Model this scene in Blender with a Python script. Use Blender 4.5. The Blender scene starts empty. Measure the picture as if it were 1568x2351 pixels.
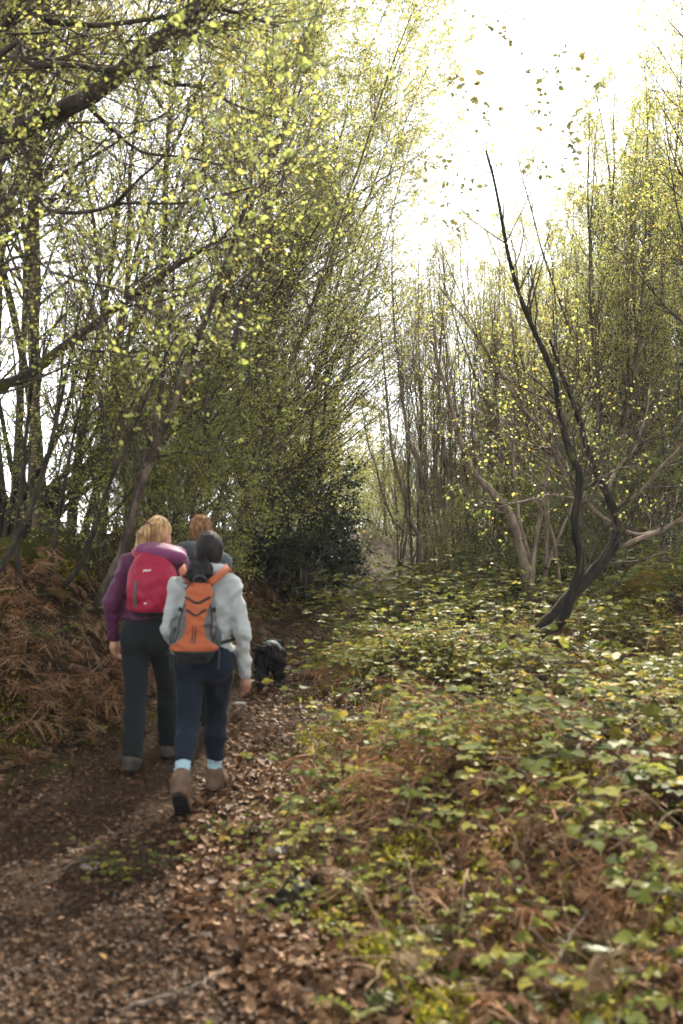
import bpy, math, random
import numpy as np

# ------------------------------------------------------------------ camera, sky, sun, exposure
SC = bpy.context.scene
COL = SC.collection
R_ = math.radians
CAM_Z = 1.76
F_PX = 2285.7            # focal length in the pixels of the 1568 x 2351 working view
cam_d = bpy.data.cameras.new('camera'); cam = bpy.data.objects.new('camera', cam_d); COL.objects.link(cam)
cam_d.sensor_fit = 'VERTICAL'; cam_d.sensor_height = 36.0; cam_d.lens = 35.0
cam.location = (0, 0, CAM_Z); cam.rotation_euler = (R_(90), 0, 0)
cam_d.clip_start = 0.05; cam_d.clip_end = 2000
cam_d.dof.use_dof = True; cam_d.dof.focus_distance = 17.0; cam_d.dof.aperture_fstop = 1.9
cam_d.dof.aperture_blades = 9
SC.camera = cam

SUN_EL, SUN_AZ = 42.0, 12.0       # azimuth from +Y towards +X
world = bpy.data.worlds.new('World'); SC.world = world; world.use_nodes = True
wt = world.node_tree; wt.nodes.clear()
sky = wt.nodes.new('ShaderNodeTexSky'); sky.sky_type = 'NISHITA'; sky.sun_disc = False
sky.sun_elevation = R_(SUN_EL); sky.sun_rotation = R_(SUN_AZ)
sky.air_density = 1.0; sky.dust_density = 0.4; sky.ozone_density = 1.0
hs = wt.nodes.new('ShaderNodeHueSaturation'); hs.inputs['Saturation'].default_value = 0.12   # thin milky cloud all over the sky
bg = wt.nodes.new('ShaderNodeBackground'); bg.inputs['Strength'].default_value = 0.15
wo = wt.nodes.new('ShaderNodeOutputWorld')
tcw = wt.nodes.new('ShaderNodeTexCoord'); sxyz = wt.nodes.new('ShaderNodeSeparateXYZ'); cxyz = wt.nodes.new('ShaderNodeCombineXYZ')
mxz = wt.nodes.new('ShaderNodeMath'); mxz.operation = 'MAXIMUM'; mxz.inputs[1].default_value = 0.12     # the milky air over the valley goes on below the horizon
wt.links.new(tcw.outputs['Generated'], sxyz.inputs[0]); wt.links.new(sxyz.outputs[2], mxz.inputs[0])
wt.links.new(sxyz.outputs[0], cxyz.inputs[0]); wt.links.new(sxyz.outputs[1], cxyz.inputs[1]); wt.links.new(mxz.outputs[0], cxyz.inputs[2]); wt.links.new(cxyz.outputs[0], sky.inputs['Vector'])
wt.links.new(sky.outputs[0], hs.inputs['Color']); wt.links.new(hs.outputs[0], bg.inputs['Color']); wt.links.new(bg.outputs[0], wo.inputs['Surface'])
sun_d = bpy.data.lights.new('sun', 'SUN'); sun = bpy.data.objects.new('sun', sun_d); COL.objects.link(sun)
sun_d.energy = 5.0; sun_d.angle = R_(0.6); sun_d.color = (1.0, 0.90, 0.73)
sun.rotation_euler = (R_(90 - SUN_EL), 0, R_(180 - SUN_AZ)); sun.location = (0, 0, 30)
vs = SC.view_settings
SC.display_settings.display_device = 'sRGB'
vs.view_transform = 'Standard'; vs.look = 'None'; vs.gamma = 1.0; vs.use_curve_mapping = False
vs.exposure = 1.74
cy = SC.cycles
cy.max_bounces = 5; cy.diffuse_bounces = 4; cy.glossy_bounces = 2; cy.transmission_bounces = 4; cy.transparent_max_bounces = 8
cy.use_denoising = True; cy.use_adaptive_sampling = True; cy.adaptive_threshold = 0.04; cy.sample_clamp_indirect = 6.0
cy.caustics_reflective = False; cy.caustics_refractive = False

# ------------------------------------------------------------------ helpers
rng = np.random.default_rng(11)
def px(dx, dy, Y):
    return np.array([(dx - 784.0) / F_PX * Y, Y, CAM_Z - (dy - 1175.5) / F_PX * Y])
def norm(v):
    return v / np.maximum(np.linalg.norm(v, axis=-1, keepdims=True), 1e-9)
def sstep(t):
    t = np.clip(t, 0, 1); return t * t * (3 - 2 * t)

def make_mesh(name, V, faces, tint=None, smooth=True):
    """V (n,3); faces: list of (m,k) int arrays; tint: list of arrays (per face) or None"""
    me = bpy.data.meshes.new(name)
    faces = [np.asarray(f, dtype=np.int32) for f in faces if len(f)]
    V = np.asarray(V, dtype=np.float32)
    me.vertices.add(len(V)); me.vertices.foreach_set('co', V.ravel())
    nl = sum(f.size for f in faces); nf = sum(len(f) for f in faces)
    me.loops.add(nl); me.polygons.add(nf)
    me.loops.foreach_set('vertex_index', np.concatenate([f.ravel() for f in faces]) if faces else np.zeros(0, np.int32))
    tot = np.concatenate([np.full(len(f), f.shape[1], np.int32) for f in faces])
    me.polygons.foreach_set('loop_start', (np.cumsum(tot) - tot).astype(np.int32))
    try: me.polygons.foreach_set('loop_total', tot)
    except Exception: pass
    if smooth: me.polygons.foreach_set('use_smooth', np.ones(nf, dtype=bool))
    if tint is not None:
        at = me.attributes.new('tint', 'FLOAT', 'FACE'); at.data.foreach_set('value', np.asarray(tint, np.float32))
    me.update(); me.validate()
    return me

def add(name, mesh, mat, parent=None, kind=None, label=None, cat=None, group=None, loc=None):
    if mat is not None and len(mesh.materials) == 0: mesh.materials.append(mat)
    o = bpy.data.objects.new(name, mesh); COL.objects.link(o)
    if parent is not None: o.parent = parent
    if loc is not None: o.location = loc
    if kind: o['kind'] = kind
    tagit(o, label, cat, group)
    return o
def tagit(o, label=None, cat=None, group=None):
    if label: o['label'] = label
    if cat: o['category'] = cat
    if group: o['group'] = group
    return o
def thing(name, label, cat, loc=(0, 0, 0), rotz=0.0, group=None, scale=1.0):
    o = bpy.data.objects.new(name, None); COL.objects.link(o); o.empty_display_size = 0.1
    o.location = loc; o.rotation_euler = (0, 0, rotz)
    o.scale = (scale,) * 3 if np.isscalar(scale) else scale
    return tagit(o, label, cat, group)
def copy_thing(root, label, loc, rotz=0.0, scale=1.0, tilt=(0.0, 0.0)):
    r = root.copy(); COL.objects.link(r)
    r.location = loc; r.rotation_euler = (tilt[0], tilt[1], rotz)
    r.scale = (scale,) * 3 if np.isscalar(scale) else scale
    if label: r['label'] = label
    for ch in root.children:
        c = ch.copy(); COL.objects.link(c); c.parent = r
        for g in ch.children:
            d = g.copy(); COL.objects.link(d); d.parent = c
    return r
ORD = ['first', 'second', 'third', 'fourth', 'fifth', 'sixth', 'seventh', 'eighth', 'ninth', 'tenth', 'eleventh', 'twelfth', 'thirteenth',
       'fourteenth', 'fifteenth', 'sixteenth', 'seventeenth', 'eighteenth', 'nineteenth', 'twentieth']
TENS = ['', '', 'twenty', 'thirty', 'forty', 'fifty', 'sixty', 'seventy', 'eighty', 'ninety']
def ordinal(n):      # 1-based
    if n <= 20: return ORD[n - 1]
    if n % 10 == 0: return TENS[n // 10][:-1] + 'ieth'
    return TENS[n // 10] + '-' + ORD[n % 10 - 1]

class Geo:
    """collects vertices and faces (quads and triangles) with a tint per face"""
    def __init__(s): s.V = []; s.Q = []; s.T = []; s.tq = []; s.tt = []; s.n = 0
    def put(s, V, Q=None, T=None, tint=0.5):
        V = np.asarray(V, float).reshape(-1, 3)
        if Q is not None and len(Q):
            Q = np.asarray(Q) + s.n; s.Q.append(Q); s.tq.append(np.broadcast_to(tint, (len(Q),)).astype(float))
        if T is not None and len(T):
            T = np.asarray(T) + s.n; s.T.append(T); s.tt.append(np.broadcast_to(tint, (len(T),)).astype(float))
        s.V.append(V); s.n += len(V)
    def mesh(s, name, smooth=True):
        f = []; t = []
        if s.Q: f.append(np.concatenate(s.Q)); t += s.tq
        if s.T: f.append(np.concatenate(s.T)); t += s.tt
        return make_mesh(name, np.concatenate(s.V), f, np.concatenate(t), smooth)

def tube_geo(P, R, sides):
    """P (N,k,3) polylines, R (N,k) radii -> V, Q"""
    N, k, _ = P.shape
    T = np.empty_like(P); T[:, 1:-1] = P[:, 2:] - P[:, :-2]; T[:, 0] = P[:, 1] - P[:, 0]; T[:, -1] = P[:, -1] - P[:, -2]
    T = norm(T)
    main = norm(P[:, -1] - P[:, 0])
    ref = np.where(np.abs(main[:, 2:3]) < 0.75, np.array([[0, 0, 1.0]]), np.array([[1.0, 0.15, 0]]))[:, None, :]
    U = norm(np.cross(T, np.broadcast_to(ref, T.shape))); W = np.cross(T, U)
    a = np.linspace(0, 2 * np.pi, sides, endpoint=False)
    ring = U[:, :, None, :] * np.cos(a)[None, None, :, None] + W[:, :, None, :] * np.sin(a)[None, None, :, None]
    V = P[:, :, None, :] + ring * R[:, :, None, None]
    idx = np.arange(N * k * sides).reshape(N, k, sides)
    nx = np.roll(idx, -1, axis=2)
    Q = np.stack([idx[:, :-1], nx[:, :-1], nx[:, 1:], idx[:, 1:]], axis=-1).reshape(-1, 4)
    return V.reshape(-1, 3), Q
def tube_bumpy(P, R, sides, r, amp):
    """one tube with an uneven surface and closed ends"""
    V, Q = tube_geo(P[None], R[None], sides)
    k = len(P); V = V.reshape(k, sides, 3); c = P[:, None, :]
    n = 1 + amp * r.standard_normal((k, sides, 1)); n = (n + np.roll(n, 1, 1) + np.roll(n, -1, 1)) / 3
    V = (c + (V - c) * n).reshape(-1, 3)
    V = np.concatenate([V, P[:1], P[-1:]]); m = k * sides
    i = np.arange(sides); j = (i + 1) % sides
    T = np.concatenate([np.stack([j, i, np.full(sides, m)], 1), np.stack([m - sides + i, m - sides + j, np.full(sides, m + 1)], 1)])
    return V, Q, T
def smooth_line(pts, n):
    """Catmull-Rom resample (n points) of control points with any number of columns"""
    p = np.asarray(pts, float); m = len(p)
    e = np.vstack([2 * p[0] - p[1], p, 2 * p[-1] - p[-2]])
    d = np.concatenate([[0], np.cumsum(np.linalg.norm(np.diff(p[:, :3], axis=0), axis=1))])
    s = np.linspace(0, d[-1], n); i = np.clip(np.searchsorted(d, s, side='right') - 1, 0, m - 2)
    t = ((s - d[i]) / np.maximum(d[i + 1] - d[i], 1e-9))[:, None]
    a, b, c, f = e[i], e[i + 1], e[i + 2], e[i + 3]
    return 0.5 * (2 * b + (c - a) * t + (2 * a - 5 * b + 4 * c - f) * t ** 2 + (3 * b - a - 3 * c + f) * t ** 3)
def grow(r, st, d, L, k, up=0.0, bias=None, wig=0.1):
    N = len(st); P = np.zeros((N, k, 3)); P[:, 0] = st; d = norm(d); seg = (L / (k - 1))[:, None]
    b = np.zeros(3) if bias is None else np.asarray(bias, float)
    for i in range(1, k):
        d = norm(d + wig * r.standard_normal((N, 3)) + np.array([0, 0, up]) + b); P[:, i] = P[:, i - 1] + d * seg
    return P
def on_line(P, t):
    """points and tangents on polylines P (N,k,3) at t (N,m) in 0..1"""
    N, k, _ = P.shape; s = t * (k - 1); i = np.clip(s.astype(int), 0, k - 2); f = (s - i)[..., None]
    rows = np.arange(N)[:, None]; a = P[rows, i]; b = P[rows, i + 1]
    return a + (b - a) * f, norm(b - a)
def lin(R, t):
    N, k = R.shape; s = t * (k - 1); i = np.clip(s.astype(int), 0, k - 2); f = s - i; rows = np.arange(N)[:, None]
    return R[rows, i] * (1 - f) + R[rows, i + 1] * f
def side_dirs(r, T, ang):
    """directions leaving T (M,3) at angles ang (M) with random azimuth"""
    q = norm(np.cross(T, norm(r.standard_normal(T.shape))))
    return norm(T * np.cos(ang)[:, None] + q * np.sin(ang)[:, None])
def branch_off(r, P, R, n, t0, t1, ang0, ang1, lens, k, up, wig, bias=None, rad=0.6, tip=0.25):
    """n children on each of the polylines; lens(t, parent_length) -> length"""
    N = len(P); t = np.sort(r.uniform(t0, t1, (N, n)), axis=1); S, T = on_line(P, t); pr = lin(R, t)
    pl = np.linalg.norm(np.diff(P, axis=1), axis=2).sum(1)[:, None]
    L = (lens(t, pl) * r.uniform(0.65, 1.25, t.shape)).ravel()
    D = side_dirs(r, T.reshape(-1, 3), r.uniform(ang0, ang1, N * n))
    C = grow(r, S.reshape(-1, 3), D, L, k, up, bias, wig)
    r0 = np.maximum(pr.ravel() * rad, 0.0022); CR = r0[:, None] * np.linspace(1, tip, k)[None, :]
    return C, CR
# leaf templates: x along the leaf, y across, z up
KITE_V = np.array([[0, 0, 0], [0.45, 0.36, 0.10], [1, 0, -0.06], [0.45, -0.36, 0.10]]); KITE_Q = np.array([[0, 1, 2, 3]])
LEAF_V = np.array([[0, 0, 0], [0.22, 0.27, 0.05], [0.6, 0.30, 0.06], [1, 0, -0.10], [0.6, -0.30, 0.06], [0.22, -0.27, 0.05], [0.25, 0, -0.01], [0.62, 0, -0.02]])
LEAF_Q = np.array([[0, 6, 1, 0], [6, 7, 2, 1], [7, 3, 2, 7], [0, 5, 6, 0], [5, 4, 7, 6], [4, 3, 7, 4]])
LEAF_T = np.array([[0, 6, 1], [7, 3, 2], [0, 5, 6], [4, 3, 7]]); LEAF_Q = np.array([[6, 7, 2, 1], [5, 4, 7, 6]])
def rot_from(xdir, nrm):
    """(M,3,3) frames: columns leaf axis, across, normal"""
    x = norm(xdir); y = norm(np.cross(nrm, x)); z = np.cross(x, y)
    return np.stack([x, y, z], axis=-1)
def scatter(geo, TV, pos, frames, size, tint, TQ=None, TT=None):
    M = len(pos); m = len(TV)
    size = np.asarray(size); size = size[:, None, None] if size.ndim == 1 else size[:, None, :]
    V = np.einsum('mij,mvj->mvi', frames, TV[None] * size) + pos[:, None, :]
    off = (np.arange(M) * m)[:, None, None]
    Q = (TQ[None] + off).reshape(-1, 4) if TQ is not None else None
    T = (TT[None] + off).reshape(-1, 3) if TT is not None else None
    n0 = geo.n
    if Q is not None:
        geo.Q.append(Q + n0); geo.tq.append(np.repeat(tint, len(TQ)))
    if T is not None:
        geo.T.append(T + n0); geo.tt.append(np.repeat(tint, len(TT)))
    geo.V.append(V.reshape(-1, 3)); geo.n += M * m
def leaf_frames(r, M, droop=0.3, flat=0.6):
    x = r.standard_normal((M, 3)); x[:, 2] = x[:, 2] * 0.6 - droop
    n = r.standard_normal((M, 3)); n[:, 2] = np.abs(n[:, 2]) + flat
    return rot_from(x, n)

# ------------------------------------------------------------------ surface nets for bodies, boulders, packs
def nets(f, lo, hi, h, band=0.03):
    lo = np.asarray(lo, float); hi = np.asarray(hi, float)
    n = np.ceil((hi - lo) / h).astype(int) + 1
    ax = [lo[i] + h * np.arange(n[i]) for i in range(3)]
    c4 = 4
    nc = (n + c4 - 1) // c4
    cax = [lo[i] + h * (c4 * np.arange(nc[i]) + 1.5) for i in range(3)]
    G = np.stack(np.meshgrid(*cax, indexing='ij'), -1).astype(np.float32)
    vc = f(G.reshape(-1, 3)).reshape(nc)
    v = np.repeat(np.repeat(np.repeat(vc, c4, 0), c4, 1), c4, 2)[:n[0], :n[1], :n[2]].astype(np.float32)
    near = np.argwhere(np.abs(v) < 7.5 * h + band)
    v[tuple(near.T)] = f((lo + h * near).astype(np.float32))
    s = v < 0
    c = np.zeros(n - 1, int)
    for i in (0, 1):
        for j in (0, 1):
            for k in (0, 1):
                c += s[i:n[0] - 1 + i, j:n[1] - 1 + j, k:n[2] - 1 + k]
    act = (c > 0) & (c < 8)
    ids = np.full(act.shape, -1, int); cells = np.argwhere(act); ids[act] = np.arange(len(cells))
    acc = np.zeros((len(cells), 3)); cnt = np.zeros(len(cells))
    for axis in range(3):
        o = [a for a in range(3) if a != axis]
        for p in (0, 1):
            for q in (0, 1):
                a = cells.copy(); a[:, o[0]] += p; a[:, o[1]] += q; b = a.copy(); b[:, axis] += 1
                va = v[tuple(a.T)]; vb = v[tuple(b.T)]; m = (va < 0) != (vb < 0)
                t = np.where(m, va / np.where(m, va - vb, 1), 0)
                pt = a.astype(float); pt[:, axis] += t
                acc[m] += pt[m]; cnt[m] += 1
    V = lo + h * acc / cnt[:, None]
    quads = []
    for axis in range(3):
        o = [a for a in range(3) if a != axis]
        sl0 = [slice(None)] * 3; sl1 = [slice(None)] * 3; sl0[axis] = slice(0, -1); sl1[axis] = slice(1, None)
        a = s[tuple(sl0)]; b = s[tuple(sl1)]
        e = np.argwhere(a != b)
        e = e[(e[:, o[0]] > 0) & (e[:, o[1]] > 0) & (e[:, o[0]] < n[o[0]] - 1) & (e[:, o[1]] < n[o[1]] - 1)]
        def cid(d0, d1):
            x = e.copy(); x[:, o[0]] -= d0; x[:, o[1]] -= d1; return ids[tuple(x.T)]
        q = np.stack([cid(1, 1), cid(0, 1), cid(0, 0), cid(1, 0)], 1)
        inside = a[tuple(e.T)]
        flip = ~inside if axis != 1 else inside
        q[flip] = q[flip][:, ::-1]
        quads.append(q)
    Q = np.concatenate(quads); Q = Q[(Q >= 0).all(1)]
    return V, Q
def smin(a, b, k):
    h = np.clip(0.5 + 0.5 * (b - a) / k, 0, 1); return b * (1 - h) + a * h - k * h * (1 - h)
def cone(a, b, ra, rb, sq=(1, 1, 1)):
    a = np.asarray(a, np.float32); b = np.asarray(b, np.float32); sq = np.asarray(sq, np.float32)
    A = a / sq; B = b / sq; ab = B - A; L = float(ab @ ab) + 1e-9; ms = float(min(sq))
    def f(p):
        q = p / sq - A; t = np.clip(q @ ab / L, 0, 1)
        return (np.linalg.norm(q - t[:, None] * ab, axis=1) - (ra + (rb - ra) * t)) * ms
    return f
def ell(c, r, rot=None):
    c = np.asarray(c, np.float32); r = np.asarray(r, np.float32)
    def f(p):
        q = p - c
        if rot is not None: q = q @ rot
        k0 = np.linalg.norm(q / r, axis=1); k1 = np.linalg.norm(q / (r * r), axis=1)
        return k0 * (k0 - 1) / np.maximum(k1, 1e-6)
    return f
def rbox(c, r, rad, rot=None):
    c = np.asarray(c, np.float32); r = np.asarray(r, np.float32) - rad
    def f(p):
        q = p - c
        if rot is not None: q = q @ rot
        d = np.abs(q) - r
        return np.linalg.norm(np.maximum(d, 0), axis=1) + np.minimum(d.max(1), 0) - rad
    return f
def blend(fs, k=0.03):
    def f(p):
        d = fs[0](p)
        for g in fs[1:]: d = smin(d, g(p), k)
        return d
    return f
def vnoise(p, freq, seed=0):
    """cheap smooth noise from sines, about -1..1"""
    r = np.random.default_rng(seed); out = np.zeros(len(p), np.float32)
    for i in range(6):
        w = r.standard_normal(3) * freq; out += np.sin(p @ w.astype(np.float32) + r.uniform(0, 6.28))
    return out / 3.0
def rz(a):
    c, s = math.cos(a), math.sin(a); return np.array([[c, -s, 0], [s, c, 0], [0, 0, 1.0]])
def rx(a):
    c, s = math.cos(a), math.sin(a); return np.array([[1, 0, 0], [0, c, -s], [0, s, c]])
def ry(a):
    c, s = math.cos(a), math.sin(a); return np.array([[c, 0, s], [0, 1, 0], [-s, 0, c]])

# ------------------------------------------------------------------ materials
def mat_new(name):
    m = bpy.data.materials.new(name); m.use_nodes = True; nt = m.node_tree; nt.nodes.clear()
    out = nt.nodes.new('ShaderNodeOutputMaterial'); return m, nt, out
def ramp(nt, stops, fac):
    n = nt.nodes.new('ShaderNodeValToRGB'); el = n.color_ramp.elements
    while len(el) < len(stops): el.new(0.5)
    for e, (p, c) in zip(el, stops): e.position = p; e.color = (*c, 1)
    nt.links.new(fac, n.inputs[0]); return n.outputs[0]
def noise(nt, scale, detail=4, rough=0.6, coord='Object', dist=0.0, stretch=None):
    tc = nt.nodes.new('ShaderNodeTexCoord'); n = nt.nodes.new('ShaderNodeTexNoise')
    n.inputs['Scale'].default_value = scale; n.inputs['Detail'].default_value = detail; n.inputs['Roughness'].default_value = rough; n.inputs['Distortion'].default_value = dist
    src = tc.outputs[coord]
    if stretch:
        mp = nt.nodes.new('ShaderNodeMapping'); mp.inputs['Scale'].default_value = stretch; nt.links.new(src, mp.inputs[0]); src = mp.outputs[0]
    nt.links.new(src, n.inputs['Vector']); return n.outputs['Fac']
def mathn(nt, op, a, b):
    n = nt.nodes.new('ShaderNodeMath'); n.operation = op
    for i, v in enumerate((a, b)):
        if isinstance(v, (int, float)): n.inputs[i].default_value = v
        else: nt.links.new(v, n.inputs[i])
    return n.outputs[0]
def mixc(nt, fac, a, b):
    n = nt.nodes.new('ShaderNodeMix'); n.data_type = 'RGBA'
    for sock, v in ((n.inputs[0], fac), (n.inputs[6], a), (n.inputs[7], b)):
        if isinstance(v, tuple): sock.default_value = (*v, 1)
        elif isinstance(v, (int, float)): sock.default_value = v
        else: nt.links.new(v, sock)
    return n.outputs[2]
def bump(nt, h, strength, dist=0.02):
    b = nt.nodes.new('ShaderNodeBump'); b.inputs['Strength'].default_value = strength; b.inputs['Distance'].default_value = dist
    nt.links.new(h, b.inputs['Height']); return b.outputs[0]
def principled(nt, out, col, rough=0.7, spec=0.3, normal=None, sheen=0.0):
    p = nt.nodes.new('ShaderNodeBsdfPrincipled')
    if isinstance(col, tuple): p.inputs['Base Color'].default_value = (*col, 1)
    else: nt.links.new(col, p.inputs['Base Color'])
    p.inputs['Roughness'].default_value = rough; p.inputs['Specular IOR Level'].default_value = spec
    if sheen: p.inputs['Sheen Weight'].default_value = sheen
    if normal is not None: nt.links.new(normal, p.inputs['Normal'])
    if out is not None: nt.links.new(p.outputs[0], out.inputs['Surface'])
    return p
def leaf_mat(name, stops, trans=0.5, rough=0.45, spec=0.35, gain=1.5):
    """leaf: face tint picks the colour, light passes through"""
    m, nt, out = mat_new(name)
    at = nt.nodes.new('ShaderNodeAttribute'); at.attribute_name = 'tint'
    oi = nt.nodes.new('ShaderNodeObjectInfo')
    f = mathn(nt, 'ADD', at.outputs['Fac'], mathn(nt, 'MULTIPLY', mathn(nt, 'SUBTRACT', oi.outputs['Random'], 0.5), 0.3))
    c = ramp(nt, stops, f)
    p = principled(nt, None, c, rough, spec)
    tr = nt.nodes.new('ShaderNodeBsdfTranslucent')
    g = mixc(nt, 1.0, c, c); mul = nt.nodes.new('ShaderNodeVectorMath'); mul.operation = 'SCALE'; mul.inputs['Scale'].default_value = gain
    nt.links.new(c, mul.inputs[0]); nt.links.new(mul.outputs[0], tr.inputs['Color'])
    mx = nt.nodes.new('ShaderNodeMixShader'); mx.inputs[0].default_value = trans
    nt.links.new(p.outputs[0], mx.inputs[1]); nt.links.new(tr.outputs[0], mx.inputs[2]); nt.links.new(mx.outputs[0], out.inputs['Surface'])
    return m
def bark_mat(name, c0, c1, c2, scale=9.0, stretch=(1, 1, 0.25), bstr=0.6, moss=0.0):
    m, nt, out = mat_new(name)
    n1 = noise(nt, scale, 6, 0.65, stretch=stretch); n2 = noise(nt, scale * 0.3, 3, 0.5)
    c = ramp(nt, [(0.32, c0), (0.5, c1), (0.68, c2)], n1)
    if moss:
        c = mixc(nt, ramp(nt, [(0.62 - moss, (0, 0, 0)), (0.70 - moss, (1, 1, 1))], n2), c, (0.055, 0.06, 0.012))
    principled(nt, out, c, 0.85, 0.2, bump(nt, n1, bstr, 0.02)); return m
M = {}
M['bark_dark'] = bark_mat('bark_dark', (0.012, 0.010, 0.008), (0.035, 0.028, 0.021), (0.085, 0.068, 0.050), moss=0.04)
M['bark_brown'] = bark_mat('bark_brown', (0.03, 0.021, 0.014), (0.085, 0.060, 0.040), (0.17, 0.13, 0.092))
M['bark_birch'] = bark_mat('bark_birch', (0.016, 0.012, 0.009), (0.06, 0.044, 0.031), (0.20, 0.15, 0.11), scale=6, stretch=(1, 1, 0.6))
M['bark_pale_sunlit'] = bark_mat('bark_pale_sunlit', (0.08, 0.058, 0.04), (0.17, 0.128, 0.09), (0.29, 0.225, 0.165))  # pale coppice bark; hazel limbs wear it with sunlight put into the tone
M['bark_backlit'] = bark_mat('bark_backlit', (0.006, 0.005, 0.004), (0.017, 0.014, 0.010), (0.042, 0.033, 0.025), moss=0.02)  # hazel trunks: backlit darkness is put into the bark colour
M['bark_moss'] = bark_mat('bark_moss', (0.006, 0.006, 0.004), (0.016, 0.015, 0.007), (0.04, 0.035, 0.018), moss=0.08)
M['twig'] = bark_mat('twig', (0.028, 0.021, 0.016), (0.06, 0.046, 0.035), (0.115, 0.09, 0.07), scale=14)
M['twig_pale'] = bark_mat('twig_pale', (0.07, 0.052, 0.042), (0.14, 0.108, 0.09), (0.22, 0.175, 0.145), scale=14)
M['leaf_spring'] = leaf_mat('leaf_spring', [(0.0, (0.125, 0.155, 0.042)), (0.45, (0.22, 0.235, 0.060)), (0.8, (0.31, 0.285, 0.072)), (1.0, (0.38, 0.27, 0.062))], trans=0.6, gain=1.8)
M['leaf_gold'] = leaf_mat('leaf_gold', [(0.0, (0.16, 0.17, 0.035)), (0.5, (0.31, 0.24, 0.038)), (1.0, (0.40, 0.24, 0.03))], trans=0.6, gain=1.7)
M['leaf_deep'] = leaf_mat('leaf_deep', [(0.0, (0.085, 0.115, 0.034)), (0.6, (0.16, 0.18, 0.046)), (1.0, (0.25, 0.24, 0.06))], trans=0.55, gain=1.8)
M['leaf_holly'] = leaf_mat('leaf_holly', [(0.0, (0.012, 0.026, 0.012)), (1.0, (0.03, 0.05, 0.018))], trans=0.08, rough=0.42, spec=0.3)
M['leaf_bramble'] = leaf_mat('leaf_bramble', [(0.0, (0.045, 0.065, 0.018)), (0.45, (0.11, 0.125, 0.026)), (0.75, (0.21, 0.195, 0.034)), (1.0, (0.33, 0.22, 0.04))], trans=0.4, rough=0.5, spec=0.09, gain=1.6)
M['leaf_bramble_matt'] = leaf_mat('leaf_bramble_matt', [(0.0, (0.035, 0.055, 0.016)), (0.4, (0.10, 0.12, 0.026)), (0.75, (0.20, 0.19, 0.034)), (1.0, (0.27, 0.20, 0.04))], trans=0.45, rough=0.65, spec=0.05, gain=1.6)
M['leaf_low'] = leaf_mat('leaf_low', [(0.0, (0.035, 0.055, 0.016)), (0.4, (0.085, 0.11, 0.022)), (0.7, (0.18, 0.175, 0.028)), (1.0, (0.27, 0.17, 0.05))], trans=0.4, rough=0.75, spec=0.08, gain=1.6)
M['leaf_dead'] = leaf_mat('leaf_dead', [(0.0, (0.030, 0.017, 0.010)), (0.4, (0.085, 0.043, 0.020)), (0.75, (0.19, 0.100, 0.048)), (1.0, (0.34, 0.21, 0.115))], trans=0.15, rough=0.6, spec=0.2, gain=1.0)
M['bracken'] = leaf_mat('bracken', [(0.0, (0.07, 0.034, 0.016)), (0.5, (0.185, 0.090, 0.042)), (1.0, (0.33, 0.215, 0.12))], trans=0.25, rough=0.75, spec=0.12, gain=1.2)
M['fern'] = leaf_mat('fern', [(0.0, (0.05, 0.075, 0.016)), (0.6, (0.12, 0.15, 0.03)), (1.0, (0.22, 0.20, 0.07))], trans=0.4)
M['moss'] = leaf_mat('moss', [(0.0, (0.07, 0.075, 0.012)), (0.5, (0.17, 0.165, 0.02)), (1.0, (0.31, 0.27, 0.035))], trans=0.35, rough=0.8, spec=0.1)
def soil_mat(name, stops, scale, mossy=False):
    m, nt, out = mat_new(name)
    n1 = noise(nt, scale, 8, 0.7); n2 = noise(nt, scale * 0.06, 3, 0.6); n3 = noise(nt, scale * 2.2, 4, 0.7)
    c = ramp(nt, stops, mathn(nt, 'ADD', mathn(nt, 'MULTIPLY', n1, 0.7), mathn(nt, 'MULTIPLY', n3, 0.3)))
    if mossy: c = mixc(nt, ramp(nt, [(0.50, (0, 0, 0)), (0.62, (0.75, 0.75, 0.75))], n2), c, (0.07, 0.072, 0.014))
    principled(nt, out, c, 0.92, 0.12, bump(nt, n1, 0.9, 0.05)); return m
M['soil_path'] = soil_mat('soil_path', [(0.3, (0.014, 0.008, 0.004)), (0.5, (0.050, 0.029, 0.016)), (0.7, (0.115, 0.067, 0.036))], 28)
M['soil'] = soil_mat('soil', [(0.3, (0.009, 0.006, 0.003)), (0.5, (0.030, 0.018, 0.009)), (0.7, (0.075, 0.045, 0.022))], 16, True)
def plain(name, col, rough=0.7, spec=0.3, var=0.25, scale=30, bstr=0.15, sheen=0.0, bd=0.004):
    m, nt, out = mat_new(name); n1 = noise(nt, scale, 4, 0.6)
    lo = tuple(c * (1 - var) for c in col); hi = tuple(min(1, c * (1 + var)) for c in col)
    principled(nt, out, ramp(nt, [(0.3, lo), (0.7, hi)], n1), rough, spec, bump(nt, n1, bstr, bd), sheen); return m
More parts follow.
